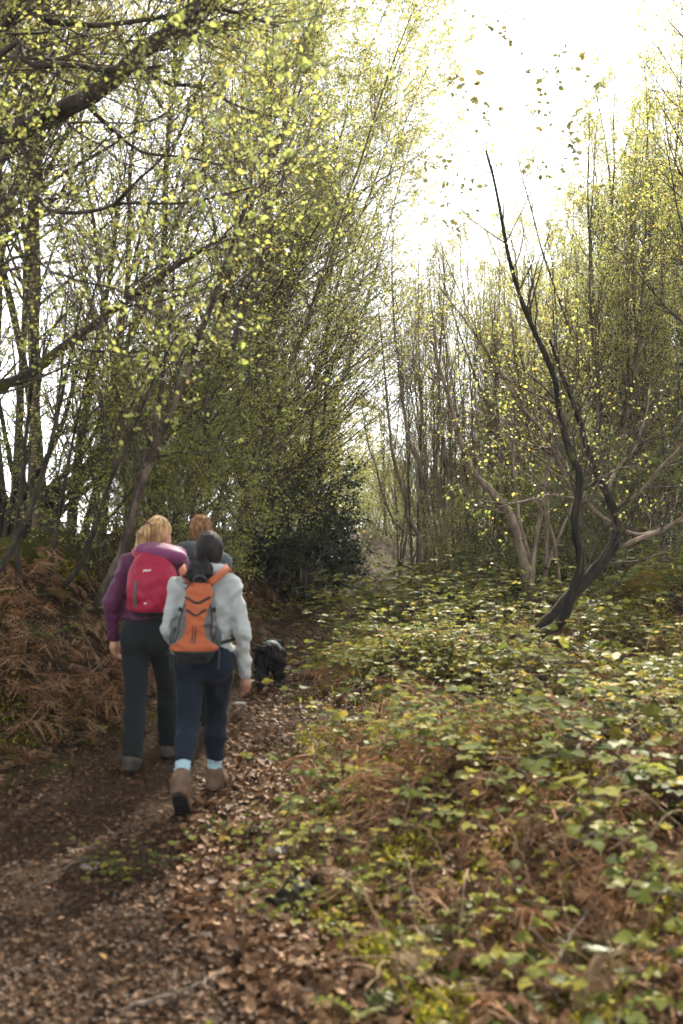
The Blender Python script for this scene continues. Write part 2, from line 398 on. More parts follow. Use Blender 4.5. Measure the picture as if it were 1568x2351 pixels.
# ------------------------------------------------------------------ terrain
_YL = [0, 3, 5.5, 6.6, 7.7, 10, 13, 16, 20, 24, 30, 60]; _XL = [-2.9, -2.75, -2.5, -2.2, -1.85, -1.35, -1.15, -1.0, -0.3, 0.7, 2.6, 12]
_YR = [0, 3.4, 4.3, 5.2, 7, 9, 11.7, 15.8, 18.7, 24, 30, 60]; _XR = [0.4, 0.14, -0.28, -0.42, -0.43, -0.50, -0.50, -0.15, 0.4, 1.9, 4.0, 14]
def path_l(y): return np.interp(y, _YL, _XL)
def path_r(y): return np.interp(y, _YR, _XR)
def ground(x, y):
    x = np.asarray(x, float); y = np.asarray(y, float)
    s = path_l(y) - x; r = x - path_r(y)
    far = 1 - sstep((y - 26) / 14)
    bank = 1.18 * sstep(s / 1.75) + 0.06 * np.clip(s - 1.2, 0, 1.5) - 0.2 * np.clip(s - 3.4, 0, 60)
    bank = np.where(y < 4.5, bank * (0.35 + 0.65 * sstep((y - 1) / 3.5)), bank) * (0.35 + 0.65 * far)
    rise = 0.20 * sstep(r / 1.4) + 0.012 * np.clip(r, 0, 20)
    mound = 0.52 * np.exp(-((x - 4.7) ** 2 / 1.6 + (y - 13.6) ** 2 / 2.2)) + 0.18 * np.exp(-((x - 1.2) ** 2 / 0.8 + (y - 5.6) ** 2 / 0.8)) + 0.12 * np.exp(-((x - 2.2) ** 2 / 2 + (y - 9.0) ** 2 / 1.5))
    off = np.maximum(sstep(s / 0.8), sstep(r / 0.8))
    und = 0.05 * np.sin(x * 1.7 + 0.6 * y) + 0.05 * np.sin(y * 1.3 - x * 0.8 + 1.0) + 0.03 * np.sin(x * 4.1 + y * 2.3) + 0.02 * np.sin(y * 5.3 - x * 3.7)
    small = 0.008 * np.sin(x * 9.1 + y * 4) + 0.008 * np.sin(y * 11.3 - x * 6)
    return np.where(s > 0, bank, 0) + np.where(r > 0, rise, 0) + mound + und * off + small - 0.015 * np.clip(y - 40, 0, 200)
def gz(x, y): return float(ground(x, y))
def sheet(name, xs, ys, zoff, mat, label):
    X, Y = np.meshgrid(xs, ys, indexing='ij'); Z = ground(X, Y) + zoff
    V = np.stack([X, Y, Z], -1).reshape(-1, 3); nx, ny = X.shape
    i = np.arange(nx * ny).reshape(nx, ny)
    Q = np.stack([i[:-1, :-1], i[1:, :-1], i[1:, 1:], i[:-1, 1:]], -1).reshape(-1, 4)
    return add(name, make_mesh(name, V, [Q]), mat, kind='structure', label=label)
def graded(lo, hi, a, b, fine, coarse):
    mid = np.arange(a, b, fine); k = [a]; st = fine
    L = []; x = a
    while x > lo: st = min(st * 1.25, coarse); x -= st; L.append(x)
    Rr = []; x = b; st = fine
    while x < hi: st = min(st * 1.25, coarse); x += st; Rr.append(x)
    return np.array(L[::-1] + list(mid) + [b] + Rr)
sheet('forest_floor', graded(-160, 160, -7, 9, 0.07, 12), graded(-40, 300, 1.5, 26, 0.07, 12), 0.0, M['soil'], 'brown woodland floor with a raised bank beside the path')
# trodden path: a strip following its two edges
_ys = np.arange(0.5, 31, 0.06); _t = np.linspace(0, 1, 26)
_wob = 0.08 * np.sin(_ys * 2.1) + 0.05 * np.sin(_ys * 5.3)
_l = path_l(_ys) + 0.12 + _wob; _r = path_r(_ys) - 0.02 + 0.6 * np.roll(_wob, 9)
PX = _l[None, :] + (_r - _l)[None, :] * _t[:, None]; PY = np.broadcast_to(_ys[None, :], PX.shape)
PZ = ground(PX, PY) + 0.012 - 0.03 * (np.abs(_t - 0.5) * 2)[:, None] ** 6
_i = np.arange(PX.size).reshape(PX.shape)
add('path', make_mesh('path', np.stack([PX, PY, PZ], -1).reshape(-1, 3), [np.stack([_i[:-1, :-1], _i[1:, :-1], _i[1:, 1:], _i[:-1, 1:]], -1).reshape(-1, 4)]), M['soil_path'], kind='structure', label='trodden earth footpath running into the wood')
# ------------------------------------------------------------------ trees
def build_tree(seed, H, r0, lean=(0, 0), stems=1, n1=34, n2=7, n3=6, low=0.12, ang=(0.5, 0.95), blen=0.34, leaf=0.045, per=5, up=0.05, wig=0.09, l1bias=None, spread=0.12, leafy=1.0, taper=0.12):
    """returns meshes trunk, branches, leaves of one tree standing at the origin"""
    r = np.random.default_rng(seed)
    tr = Geo(); br = Geo(); lf = Geo()
    k0 = 14
    st = np.zeros((stems, 3)); st[:, :2] = r.normal(0, 0.09 * (stems > 1), (stems, 2)); st[:, 2] = -0.25
    d = np.zeros((stems, 3)); d[:, 2] = 1; d[:, 0] = lean[0]; d[:, 1] = lean[1]
    d[:, :2] += r.normal(0, spread, (stems, 2)) * (1.6 if stems > 1 else 0.5)
    L = H * r.uniform(0.82, 1.0, stems); L[0] = H
    P0 = grow(r, st, d, L + 0.25, k0, up, None, 0.055)
    s = np.linspace(0, 1, k0)
    R0 = (r0 * r.uniform(0.75, 1.0, stems))[:, None] * (taper + (1 - taper) * (1 - s[None, :]) ** 0.9); R0[:, 0] *= 1.5; R0[:, 1] *= 1.12
    for i in range(stems):
        Pd = smooth_line(P0[i], 40); V, Q, T = tube_bumpy(Pd, np.interp(np.linspace(0, 1, 40), s, R0[i]), 8, r, 0.10); tr.put(V, Q, T)
    P1, R1 = branch_off(r, P0, R0, n1, low, 0.98, ang[0], ang[1], lambda t, pl: pl * blen * (1.08 - 0.85 * t) + 0.25, 8, up * 1.2, wig, l1bias, 0.5, 0.22)
    V, Q = tube_geo(P1, R1, 4); br.put(V, Q)
    P2, R2 = branch_off(r, P1, R1, n2, 0.18, 0.98, 0.4, 0.9, lambda t, pl: pl * 0.42 * (1.1 - 0.6 * t) + 0.12, 6, 0.05, 0.13, None, 0.6, 0.3)
    V, Q = tube_geo(P2, R2, 3); br.put(V, Q)
    P3, R3 = branch_off(r, P2, R2, n3, 0.15, 1.0, 0.35, 0.9, lambda t, pl: pl * 0.45 + 0.08, 4, 0.02, 0.16, None, 0.7, 0.5)
    V, Q = tube_geo(P3, R3 * 0.9, 3); br.put(V, Q)
    N = len(P3); t = r.uniform(0.15, 1.0, (N, per)); S, T = on_line(P3, t); S = S.reshape(-1, 3)
    keep = r.random(len(S)) < leafy; S = S[keep]
    fr = leaf_frames(r, len(S)); zz = (S[:, 2] - S[:, 2].min()) / max(np.ptp(S[:, 2]), 0.1)
    S2 = S + fr[:, :, 0] * 0.012
    scatter(lf, KITE_V, S2, fr, leaf * r.uniform(0.55, 1.25, len(S)), np.clip(r.normal(0.5, 0.24, len(S)), 0, 1), TQ=KITE_Q)
    return tr.mesh('trunk'), br.mesh('branches'), lf.mesh('crown', False)
def tree_thing(name, label, meshes, mats, loc, rot=0, scale=1.0, group=None, cat='tree'):
    t = thing(name, label, cat, loc, rot, group, scale)
    for nm, me, ma in zip(('trunk', 'branches', 'crown'), meshes, mats):
        add(nm, me, ma, t)
    return t
# variants
LEFT = [build_tree(100 + i, 9.6 + 0.6 * i, 0.048, lean=(0.16 + 0.05 * (i % 3), -0.05), n1=40, n2=8, n3=6, low=0.07, ang=(0.5, 1.05), blen=0.30, leaf=0.044, per=6, l1bias=(0.05, -0.01, 0.03)) for i in range(5)]
RIGHT = [build_tree(200 + i, 9.5 + 0.5 * i, 0.062, lean=(-0.02, 0), stems=1 + (i % 2), n1=34 - 10 * (i % 2), n2=6, n3=5, low=0.08, ang=(0.3, 0.75), blen=0.22, leaf=0.045, per=5, up=0.09) for i in range(4)]
SPARSE = [build_tree(300 + i, 7.8 + 0.5 * i, 0.034, stems=3, n1=18, n2=6, n3=5, low=0.12, ang=(0.25, 0.6), blen=0.26, leaf=0.038, per=3, up=0.12, spread=0.10) for i in range(2)]
FAR = [build_tree(400 + i, 8.0, 0.055, n1=36, n2=6, n3=5, low=0.06, ang=(0.4, 0.9), blen=0.25, leaf=0.07, per=6, up=0.07) for i in range(3)]
LM = (M['bark_birch'], M['twig'], M['leaf_spring']); LB = (M['bark_brown'], M['twig'], M['leaf_spring']); LG = (M['bark_dark'], M['twig'], M['leaf_gold'])
RM = (M['bark_brown'], M['twig'], M['leaf_spring']); CM = (M['bark_brown'], M['twig_pale'], M['leaf_spring']); DM = (M['bark_dark'], M['twig'], M['leaf_deep'])
def set_mats(meshes, mats):
    for me, ma in zip(meshes, mats): me.materials.append(ma)
for i, v in enumerate(LEFT): set_mats(v, LM if i % 2 == 0 else LB)
for i, v in enumerate(RIGHT): set_mats(v, RM)
for v in SPARSE: set_mats(v, CM)
for i, v in enumerate(FAR): set_mats(v, RM if i else DM)
NOM = (None, None, None)
r = np.random.default_rng(5)
# left stand on the bank: (x offset from the bank foot, y, height)
spots = []
for y in np.arange(10.5, 30, 1.25):
    for q in range(2):
        yy = y + r.uniform(-0.5, 0.5); xx = path_l(yy) - r.uniform(0.7, 1.7) - q * r.uniform(1.0, 1.9)
        if xx / yy < -0.27 or xx / yy > -0.035 or (q and r.random() < 0.2): continue
        spots.append((xx, yy))
spots.sort(key=lambda p: p[1])
for i, (x, y) in enumerate(spots):
    ratio = x / y
    hh = CAM_Z + y * np.interp(ratio, [-0.3, -0.12, -0.05, 0.03], [0.70, 0.62, 0.50, 0.42]) * r.uniform(0.88, 1.04)
    v = LEFT[int(r.integers(5))]; z = gz(x, y)
    hv = 9.6 + 0.6 * LEFT.index(v)
    tree_thing('young_birch', f'slender leafy tree leaning over the path, {ordinal(i + 1)} nearest in the left bank stand', v, NOM, (x, y, z), r.uniform(-0.35, 0.35), (hh - z) / hv, 'trees on the left bank')
# right stand
spots = []
for y in np.arange(17.5, 36, 1.5):
    for q in range(5):
        yy = y + r.uniform(-0.7, 0.7); ra = r.uniform(0.14, 0.40)
        if yy < 20 and ra < 0.2: continue
        spots.append((ra * yy, yy))
spots.sort(key=lambda p: p[1])
for i, (x, y) in enumerate(spots):
    ra = x / y; hh = CAM_Z + y * np.interp(ra, [0.1, 0.138, 0.2, 0.262, 0.326, 0.4], [0.22, 0.27, 0.30, 0.37, 0.48, 0.55]) * r.uniform(0.78, 1.02)
    j = int(r.integers(4)); v = RIGHT[j]; z = gz(x, y)
    tree_thing('young_tree', f'upright slender tree, {ordinal(i + 1)} nearest in the stand right of the path', v, NOM, (x, y, z), r.uniform(0, 6.28), (hh - z) / (9.5 + 0.5 * j), 'trees right of the path')
# far wood closing the view
spots = []
for k in range(46):
    y = r.uniform(38, 62); ra = r.uniform(-0.36, 0.42); spots.append((ra * y, y))
spots.sort(key=lambda p: p[0])
for i, (x, y) in enumerate(spots):
    ra = x / y
    tn = np.interp(ra, [-0.36, -0.2, -0.1, 0.0, 0.03, 0.055, 0.10, 0.14, 0.2, 0.42], [0.02, 0.05, 0.10, 0.12, 0.10, 0.05, 0.05, 0.10, 0.14, 0.18])
    if ra < -0.15: continue
    v = FAR[int(r.integers(3))]; z = gz(x, y); hh = (CAM_Z + y * tn * r.uniform(0.8, 1.05)) - z
    tree_thing('distant_tree', f'hazy distant tree closing the wood, {ordinal(i + 1)} from the left', v, NOM, (x, y, z), r.uniform(0, 6.28), (hh / 8.0 * 1.2, hh / 8.0 * 1.2, hh / 8.0), 'far trees behind the wood')

# slim sparse stems in the gap where the sky shows through
for i, (ra, y) in enumerate([(0.058, 27), (0.070, 22.5), (0.082, 29), (0.092, 24), (0.105, 26), (0.116, 21.5), (0.127, 25), (0.138, 22.5), (0.150, 20), (0.048, 31), (0.163, 23.5)]):
    x = ra * y; z = gz(x, y); hh = CAM_Z + y * np.interp(ra, [0.045, 0.07, 0.1, 0.16], [0.16, 0.27, 0.28, 0.30]) * r.uniform(0.85, 1.05) - z
    tree_thing('slim_tree', f'slim pale-twigged upright stems in the bright gap, {ordinal(i + 1)} of them', SPARSE[i % 2], NOM, (x, y, z), r.uniform(0, 6.28), hh / (7.8 + 0.5 * (i % 2)), 'slim trees in the bright gap')
# understorey shrubs filling the space between the stems
SHRUB = [build_tree(600 + i, 3.4, 0.018, stems=6, n1=9, n2=5, n3=4, low=0.1, ang=(0.4, 0.9), blen=0.4, leaf=0.045, per=5, up=0.03, spread=0.28, wig=0.12) for i in range(4)]
for i, v in enumerate(SHRUB): set_mats(v, (M['twig'], M['twig'], M['leaf_spring'] if i % 2 else M['leaf_deep']))
sh = []
for k in range(8):
    y = r.uniform(12.5, 30); x = path_l(y) - r.uniform(0.5, 3.2)
    if x / y > -0.2: sh.append((x, y, r.uniform(0.75, 1.15), 'on the left bank'))
for k in range(10):
    y = r.uniform(9.8, 15.5); x = r.uniform(-0.235, -0.10) * y
    if x < path_l(y) - 0.4: sh.append((x, y, r.uniform(0.55, 0.9), 'on the near left bank'))
for k in range(26):
    y = r.uniform(17, 32); x = r.uniform(0.09, 0.36) * y; sh.append((x, y, r.uniform(0.55, 0.95), 'under the right-hand stand'))
for k in range(26):
    y = r.uniform(30, 44); x = r.uniform(-0.08, 0.15) * y; sh.append((x, y, r.uniform(0.7, 1.05), 'closing the far end of the path'))
for k in range(16):
    y = r.uniform(34, 50); x = r.uniform(0.1, 0.4) * y; sh.append((x, y, r.uniform(1.0, 1.5), 'deep behind the right-hand stand'))
cnt = {}
for x, y, s_, zone in sorted(sh, key=lambda p: p[1]):
    cnt[zone] = cnt.get(zone, 0) + 1
    tree_thing('hazel_shrub', f'twiggy young shrub {zone}, {ordinal(cnt[zone])} nearest there', SHRUB[int(r.integers(4))], NOM, (x, y, gz(x, y)), r.uniform(0, 6.28), s_, 'shrubs ' + zone, 'shrub')
# ------------------------------------------------------------------ trees that can be told apart, laid out limb by limb
LEAF_ONE = []
def single_leaf(seed):
    r = np.random.default_rng(seed); V = LEAF_V.copy(); V[:, 2] += 0.10 * r.standard_normal(8) * V[:, 0]; V[:, 2] -= 0.18 * V[:, 0] ** 2
    V[:, 1] *= r.uniform(0.95, 1.35)
    g = Geo(); g.put(V, LEAF_Q, LEAF_T, tint=r.uniform(0.0, 0.5)); m = g.mesh('leaf'); return m
LEAF_SPR = [single_leaf(k) for k in range(7)]
for m_ in LEAF_SPR: m_.materials.append(M['leaf_spring'])
from mathutils import Matrix, Vector
def leaf_obj(mesh, parent, pos, frame, size, name='leaf'):
    o = bpy.data.objects.new(name, mesh); COL.objects.link(o); o.parent = parent
    mt = Matrix([[*(frame[i] * size), pos[i]] for i in range(3)] + [[0, 0, 0, 1]])
    o.matrix_basis = mt
    return o
def limb_line(pts, n=None):
    W = np.array([px(*p[:3]) for p in pts]); L = np.linalg.norm(np.diff(W, axis=0), axis=1).sum()
    return smooth_line(W, n or max(8, int(L / 0.10)))
def hero(name, label, base, limbs, mats, twigs=None, leaves=None, cat='tree', seed=1, group=None, mat_tw=None, limb_mat=False):
    """limbs: (part_name, [(dx, dy, Y)...], r0, r1 in metres). twigs: dict(n2, n3, L2, L3); leaves: dict(per, size, singles, mat)"""
    r = np.random.default_rng(seed)
    t = thing(name, label, cat, tuple(base), 0, group); B = np.asarray(base)
    lines = []
    for nm, pts, r0, r1 in limbs:
        P = limb_line(pts) - B; n = len(P); Rr = np.linspace(0, 1, n); Rr = r0 + (r1 - r0) * Rr ** 0.85
        P = P + 0.10 * Rr[:, None] * r.standard_normal(P.shape)
        V, Q, T = tube_bumpy(P, Rr, 9 if r0 > 0.03 else 6, r, 0.12); g = Geo(); g.put(V, Q, T)
        add(nm, g.mesh(nm), (M['bark_pale_sunlit'] if nm == 'limb' and limb_mat else mats), t); lines.append((P, Rr))  # hazel limbs toned paler than the trunks, sunlight painted into the bark
    if twigs:
        g = Geo(); allP3 = []
        for P, Rr in lines:
            L = np.linalg.norm(np.diff(P, axis=0), axis=1).sum(); n2 = max(2, int(twigs['n2'] * L))
            P2, R2 = branch_off(r, P[None], Rr[None], n2, twigs.get('t0', 0.2), 1.0, 0.45, 1.05, lambda t_, pl: 0 * t_ + twigs['L2'] * (1.15 - 0.5 * t_), 7, twigs.get('up', 0.07), 0.13, twigs.get('bias'), 0.45, 0.3)
            R2 = np.minimum(R2, 0.012 * np.linspace(1, .3, 7)[None])
            P3, R3 = branch_off(r, P2, R2, twigs['n3'], 0.15, 1.0, 0.35, 0.95, lambda t_, pl: 0 * t_ + twigs['L3'], 5, 0.03, 0.15, None, 0.6, 0.4)
            V, Q = tube_geo(P2, R2, 4); g.put(V, Q); V, Q = tube_geo(P3, np.minimum(R3, 0.004), 3); g.put(V, Q); allP3.append(P3)
        tw_ = add('twigs', g.mesh('twigs'), mat_tw or M['twig'], t); tw_['kind'] = 'stuff'
        if leaves:
            P3 = np.concatenate(allP3); N = len(P3); tt = r.uniform(0.2, 1.0, (N, leaves['per'])); S, _ = on_line(P3, tt); S = S.reshape(-1, 3)
            S = S[r.random(len(S)) < leaves.get('keep', 1.0)]
            fr = leaf_frames(r, len(S), 0.4, 0.5); sz = leaves['size'] * r.uniform(0.6, 1.25, len(S)); S = S + fr[:, :, 0] * 0.01
            k = min(leaves.get('singles', 0), len(S)); dist = np.linalg.norm(S + B - np.array([0, 0, CAM_Z]), axis=1); o = np.argsort(dist / sz)
            vis = np.abs((S + B)[o][:, 0] / (S + B)[o][:, 1]) < 0.36
            o = np.concatenate([o[vis], o[~vis]])
            for q in o[:k]: leaf_obj(leaves.get('meshes', LEAF_SPR)[int(r.integers(len(LEAF_SPR)))], t, S[q], fr[q], sz[q])
            rest = o[k:]
            if len(rest):
                lg = Geo(); scatter(lg, KITE_V, S[rest], fr[rest], sz[rest], np.clip(r.normal(0.5, 0.22, len(rest)), 0, 1), TQ=KITE_Q)
                c = add('crown', lg.mesh('crown', False), leaves['mat'], t); c['kind'] = 'stuff'
    return t
def Z5(x, y): return (1066 + x * 0.32, 941 + y * 0.32)
def L5(pts, ys): return [(*Z5(*p), yy) for p, yy in zip(pts, np.linspace(ys[0], ys[-1], len(pts)))]
# dark leaning hazel on the right
bx_, by_ = 1194, 1488
hz = px(bx_, by_, 10.4); hz[2] = gz(hz[0], hz[1])
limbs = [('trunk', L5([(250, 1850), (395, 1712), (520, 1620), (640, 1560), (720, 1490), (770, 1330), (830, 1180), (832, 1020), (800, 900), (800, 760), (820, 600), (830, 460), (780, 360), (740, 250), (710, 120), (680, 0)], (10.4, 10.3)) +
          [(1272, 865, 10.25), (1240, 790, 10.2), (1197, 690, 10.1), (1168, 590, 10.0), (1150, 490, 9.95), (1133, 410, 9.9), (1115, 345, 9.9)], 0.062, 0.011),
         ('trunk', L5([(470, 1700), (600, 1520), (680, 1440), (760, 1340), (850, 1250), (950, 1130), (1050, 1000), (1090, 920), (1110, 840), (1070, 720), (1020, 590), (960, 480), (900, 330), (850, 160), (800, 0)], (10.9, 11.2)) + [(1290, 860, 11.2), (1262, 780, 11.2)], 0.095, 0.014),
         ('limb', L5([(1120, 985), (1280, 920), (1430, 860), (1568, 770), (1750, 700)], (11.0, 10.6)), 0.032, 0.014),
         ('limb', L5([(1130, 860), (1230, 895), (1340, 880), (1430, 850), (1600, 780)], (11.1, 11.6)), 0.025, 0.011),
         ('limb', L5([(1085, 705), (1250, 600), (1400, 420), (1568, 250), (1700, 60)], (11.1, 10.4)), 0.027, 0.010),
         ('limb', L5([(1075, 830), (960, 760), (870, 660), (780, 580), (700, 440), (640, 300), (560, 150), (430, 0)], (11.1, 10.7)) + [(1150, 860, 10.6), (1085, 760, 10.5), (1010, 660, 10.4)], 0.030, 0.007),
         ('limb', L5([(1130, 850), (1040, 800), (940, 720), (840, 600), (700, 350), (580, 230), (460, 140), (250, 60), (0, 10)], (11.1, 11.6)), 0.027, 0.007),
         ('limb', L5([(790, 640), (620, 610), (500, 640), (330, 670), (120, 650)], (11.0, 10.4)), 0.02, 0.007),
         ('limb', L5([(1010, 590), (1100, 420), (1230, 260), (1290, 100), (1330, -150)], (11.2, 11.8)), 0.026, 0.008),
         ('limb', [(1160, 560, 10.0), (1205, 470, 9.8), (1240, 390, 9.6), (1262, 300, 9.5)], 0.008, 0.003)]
hazel = hero('leaning_hazel', 'dark leaning multi-stemmed tree curving up out of the brambles, side branches painted pale as if sunlit', hz, limbs, M['bark_backlit'],
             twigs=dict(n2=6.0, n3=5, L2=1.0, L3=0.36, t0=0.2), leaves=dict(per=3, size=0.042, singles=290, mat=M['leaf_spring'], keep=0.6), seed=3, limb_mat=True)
M['leaf_shoot'] = leaf_mat('leaf_shoot', [(0.0, (0.07, 0.08, 0.02)), (0.6, (0.16, 0.15, 0.035)), (1.0, (0.25, 0.18, 0.04))], trans=0.35, gain=1.2)
# long hair-thin shoots above it whose leaves hang in the open sky
r = np.random.default_rng(8)
starts = [(1150, 500), (1140, 440), (1160, 560), (1200, 690), (1175, 610), (1262, 300), (1240, 390), (1125, 370)]
ends = [(1090, 180), (1130, 60), (1215, 60), (1250, 170), (1320, 110), (1345, 250), (1330, 340), (1360, 430), (960, 420), (930, 350), (1000, 470), (1060, 440), (1110, 250), (1290, 60), (1100, 20), (1380, 300), (1230, 250), (1190, 380), (1270, 430), (1040, 520), (1000, 150)]
P = []
for q, e in enumerate(ends):
    s_ = min(starts, key=lambda p: math.hypot(p[0] - e[0], p[1] - e[1]) + 40 * r.random()); Y1 = r.uniform(8.4, 10.4)
    a = px(*s_, 10.0); b = px(*e, Y1); m_ = (a + b) / 2 + np.array([r.normal(0, 0.12), r.normal(0, 0.15), r.uniform(-0.05, 0.12)])
    P.append(smooth_line([a, m_, b], 12) - hz)
P = np.array(P); Rr = np.linspace(0.0022, 0.0007, 12)[None].repeat(len(P), 0)
g = Geo(); V, Q = tube_geo(P, Rr, 4); g.put(V, Q)
P3, R3 = branch_off(r, P, Rr, 6, 0.35, 1.0, 0.4, 0.9, lambda t_, pl: 0.2 + 0 * t_, 5, 0.0, 0.12, None, 0.5, 0.5); V, Q = tube_geo(P3, np.minimum(R3, 0.0008), 3); g.put(V, Q)
add('shoots', g.mesh('shoots'), M['twig'], hazel)
lg = Geo(); S, _ = on_line(P3, r.uniform(0.2, 1.0, (len(P3), 3))); S = S.reshape(-1, 3); S = S[r.random(len(S)) < 0.9]; fr = leaf_frames(r, len(S), 0.4, 0.0)
scatter(lg, LEAF_V, S, fr, 0.064 * r.uniform(0.5, 1.2, len(S)), np.clip(r.normal(0.45, 0.2, len(S)), 0, 1), TQ=LEAF_Q, TT=LEAF_T)
o_ = add('shoot_leaves', lg.mesh('shoot_leaves'), M['leaf_shoot'], hazel); o_['kind'] = 'stuff'
# pale coppice clump behind it
cb = px(1216, 1390, 15.5); cb[2] = gz(cb[0], cb[1])
limbs = [('stem', L5([(470, 1400), (440, 1150), (400, 1000), (330, 760), (200, 590), (90, 480), (0, 300), (-60, 100)], (15.5, 15.0)) + [(1020, 880, 15), (985, 760, 15)], 0.095, 0.014),
         ('stem', L5([(488, 1400), (470, 1150), (450, 1000), (390, 770), (350, 400), (360, 150), (375, -100)], (15.6, 15.4)) + [(1180, 800, 15.4), (1170, 700, 15.4)], 0.042, 0.009),
         ('stem', L5([(500, 1400), (490, 1150), (520, 900), (560, 680), (590, 400), (560, 150), (500, 0)], (15.6, 15.9)) + [(1205, 850, 16), (1170, 720, 16.1)], 0.046, 0.009),
         ('stem', L5([(560, 1400), (590, 1150), (680, 900), (770, 700), (840, 500)], (15.7, 16.2)) + [(1360, 1040, 16.4)], 0.038, 0.009),
         ('stem', L5([(575, 1400), (585, 1150), (600, 800), (600, 500), (640, 250), (660, 0)], (15.9, 16.3)) + [(1290, 830, 16.4)], 0.038, 0.009),
         ('stem', L5([(700, 1380), (670, 1130), (635, 900), (600, 780), (500, 500), (440, 300)], (15.9, 15.6)), 0.035, 0.008),
         ('limb', L5([(390, 775), (280, 740), (150, 700), (60, 660), (-20, 560)], (15.4, 14.9)), 0.022, 0.007),
         ('limb', L5([(560, 580), (480, 490), (380, 430), (270, 390), (120, 330)], (15.9, 15.2)), 0.018, 0.006)]
hero('coppice_clump', 'clump of pale brown coppice stems behind the dark leaning tree', cb, limbs, M['bark_pale_sunlit'], twigs=dict(n2=3.2, n3=5, L2=0.9, L3=0.35, t0=0.35), leaves=dict(per=4, size=0.045, mat=M['leaf_spring'], singles=0), seed=4, mat_tw=M['twig_pale'])
# coppice where the path vanishes
def Z4(x, y): return (627 + x * 0.36, 1003 + y * 0.36)
def L4(pts, ys): return [(*Z4(*p), yy) for p, yy in zip(pts, np.linspace(ys[0], ys[-1], len(pts)))]
mb = px(985, 1335, 20.0); mb[2] = gz(mb[0], mb[1])
limbs = [('stem', L4([(955, 930), (950, 870), (930, 720), (925, 620), (895, 580), (855, 500), (845, 400), (800, 250), (760, 100), (740, -100)], (20, 19.6)) + [(880, 820, 19.5), (868, 700, 19.4)], 0.055, 0.010),
         ('stem', L4([(985, 930), (990, 890), (1000, 740), (1025, 670), (995, 530), (980, 400), (960, 260), (900, 100), (860, 0)], (20.2, 20.4)) + [(920, 880, 20.4), (905, 740, 20.4), (900, 600, 20.5), (905, 520, 20.5)], 0.06, 0.010),
         ('stem', L4([(1050, 930), (1065, 800), (1090, 600), (1130, 420), (1120, 250), (1090, 50), (1070, -150)], (20.4, 20.8)) + [(1000, 800, 20.9), (985, 640, 21)], 0.06, 0.010),
         ('stem', L4([(1085, 930), (1100, 700), (1110, 500), (1075, 400), (1040, 200), (1050, 0)], (20.8, 21.3)) + [(1010, 820, 21.4), (1020, 660, 21.4), (1015, 560, 21.4)], 0.055, 0.010),
         ('stem', L4([(880, 860), (885, 800), (910, 740), (925, 690)], (20, 20)), 0.03, 0.02),
         ('limb', L4([(925, 625), (860, 615), (770, 535), (700, 370), (660, 200), (610, 60)], (20, 19.2)) + [(830, 930, 19.1)], 0.03, 0.008),
         ('limb', L4([(930, 600), (955, 510), (930, 430), (920, 250), (950, 60)], (20, 20.3)) + [(965, 900, 20.4), (960, 700, 20.4), (962, 560, 20.4)], 0.03, 0.008),
         ('limb', L4([(1025, 670), (1100, 600), (1240, 480), (1330, 400)], (20.2, 19.6)), 0.026, 0.008)]
hero('coppice_tree', 'sparse pale-twigged coppice tree standing where the path vanishes', mb, limbs, M['bark_pale_sunlit'], twigs=dict(n2=3.4, n3=6, L2=1.1, L3=0.42, t0=0.3, up=0.14), leaves=dict(per=2, size=0.042, mat=M['leaf_spring'], singles=0), seed=6, mat_tw=M['twig_pale'])
# leaning trunks on the left bank
def left_trunk(name, label, pts, r0, r1, mat, seed, tw=None, lv=None, moss_base=None):
    b = px(*pts[0]); b[2] = gz(b[0], b[1])
    W0 = list(pts); return hero(name, label, b, [('trunk', W0, r0, r1)] + (moss_base or []), mat, twigs=tw or dict(n2=4.0, n3=5, L2=1.2, L3=0.42, t0=0.3, up=0.06, bias=(0.04, 0, 0)), leaves=lv or dict(per=4, size=0.042, mat=M['leaf_spring'], singles=0), seed=seed)
left_trunk('leaning_birch', 'pale leaning trunk with mossy foot behind the woman in purple', [(218, 1392, 9.3), (240, 1350, 9.3), (290, 1250, 9.3), (320, 1127, 9.2), (350, 1052, 9.2), (385, 962, 9.1), (425, 867, 9.1), (450, 792, 9.0), (475, 730, 9.0), (520, 600, 8.9), (560, 480, 8.9), (590, 360, 8.9)], 0.050, 0.010, M['bark_birch'], 21,
           moss_base=[('trunk', [(240, 1360, 9.35), (275, 1270, 9.45), (300, 1180, 9.5), (325, 1080, 9.6), (352, 980, 9.6), (375, 860, 9.7), (395, 700, 9.8), (400, 560, 9.8)], 0.036, 0.010)])
left_trunk('leaning_birch', 'blotchy trunk leaning over behind the man with the dark pack', [(385, 1330, 11.5), (400, 1217, 11.5), (415, 1167, 11.5), (445, 1087, 11.4), (470, 1007, 11.4), (480, 952, 11.4), (505, 880, 11.3), (545, 760, 11.3), (600, 600, 11.2), (640, 450, 11.2), (665, 330, 11.2)], 0.062, 0.012, M['bark_birch'], 22)
left_trunk('bank_tree', 'straight dark trunk on the bank crest beside the white gap', [(162, 1290, 14.5), (166, 1200, 14.5), (175, 1090, 14.5), (192, 960, 14.5), (225, 800, 14.4), (250, 640, 14.3), (275, 460, 14.3)], 0.09, 0.02, M['bark_dark'], 23, tw=dict(n2=3.5, n3=6, L2=1.8, L3=0.5, t0=0.25))
left_trunk('bank_tree', 'brown trunk on the bank crest just left of the fence posts', [(228, 1290, 15.5), (236, 1200, 15.5), (246, 1090, 15.5), (262, 960, 15.5), (290, 800, 15.4), (330, 640, 15.3), (360, 460, 15.3)], 0.08, 0.02, M['bark_birch'], 24, tw=dict(n2=3.5, n3=6, L2=1.8, L3=0.5, t0=0.25))
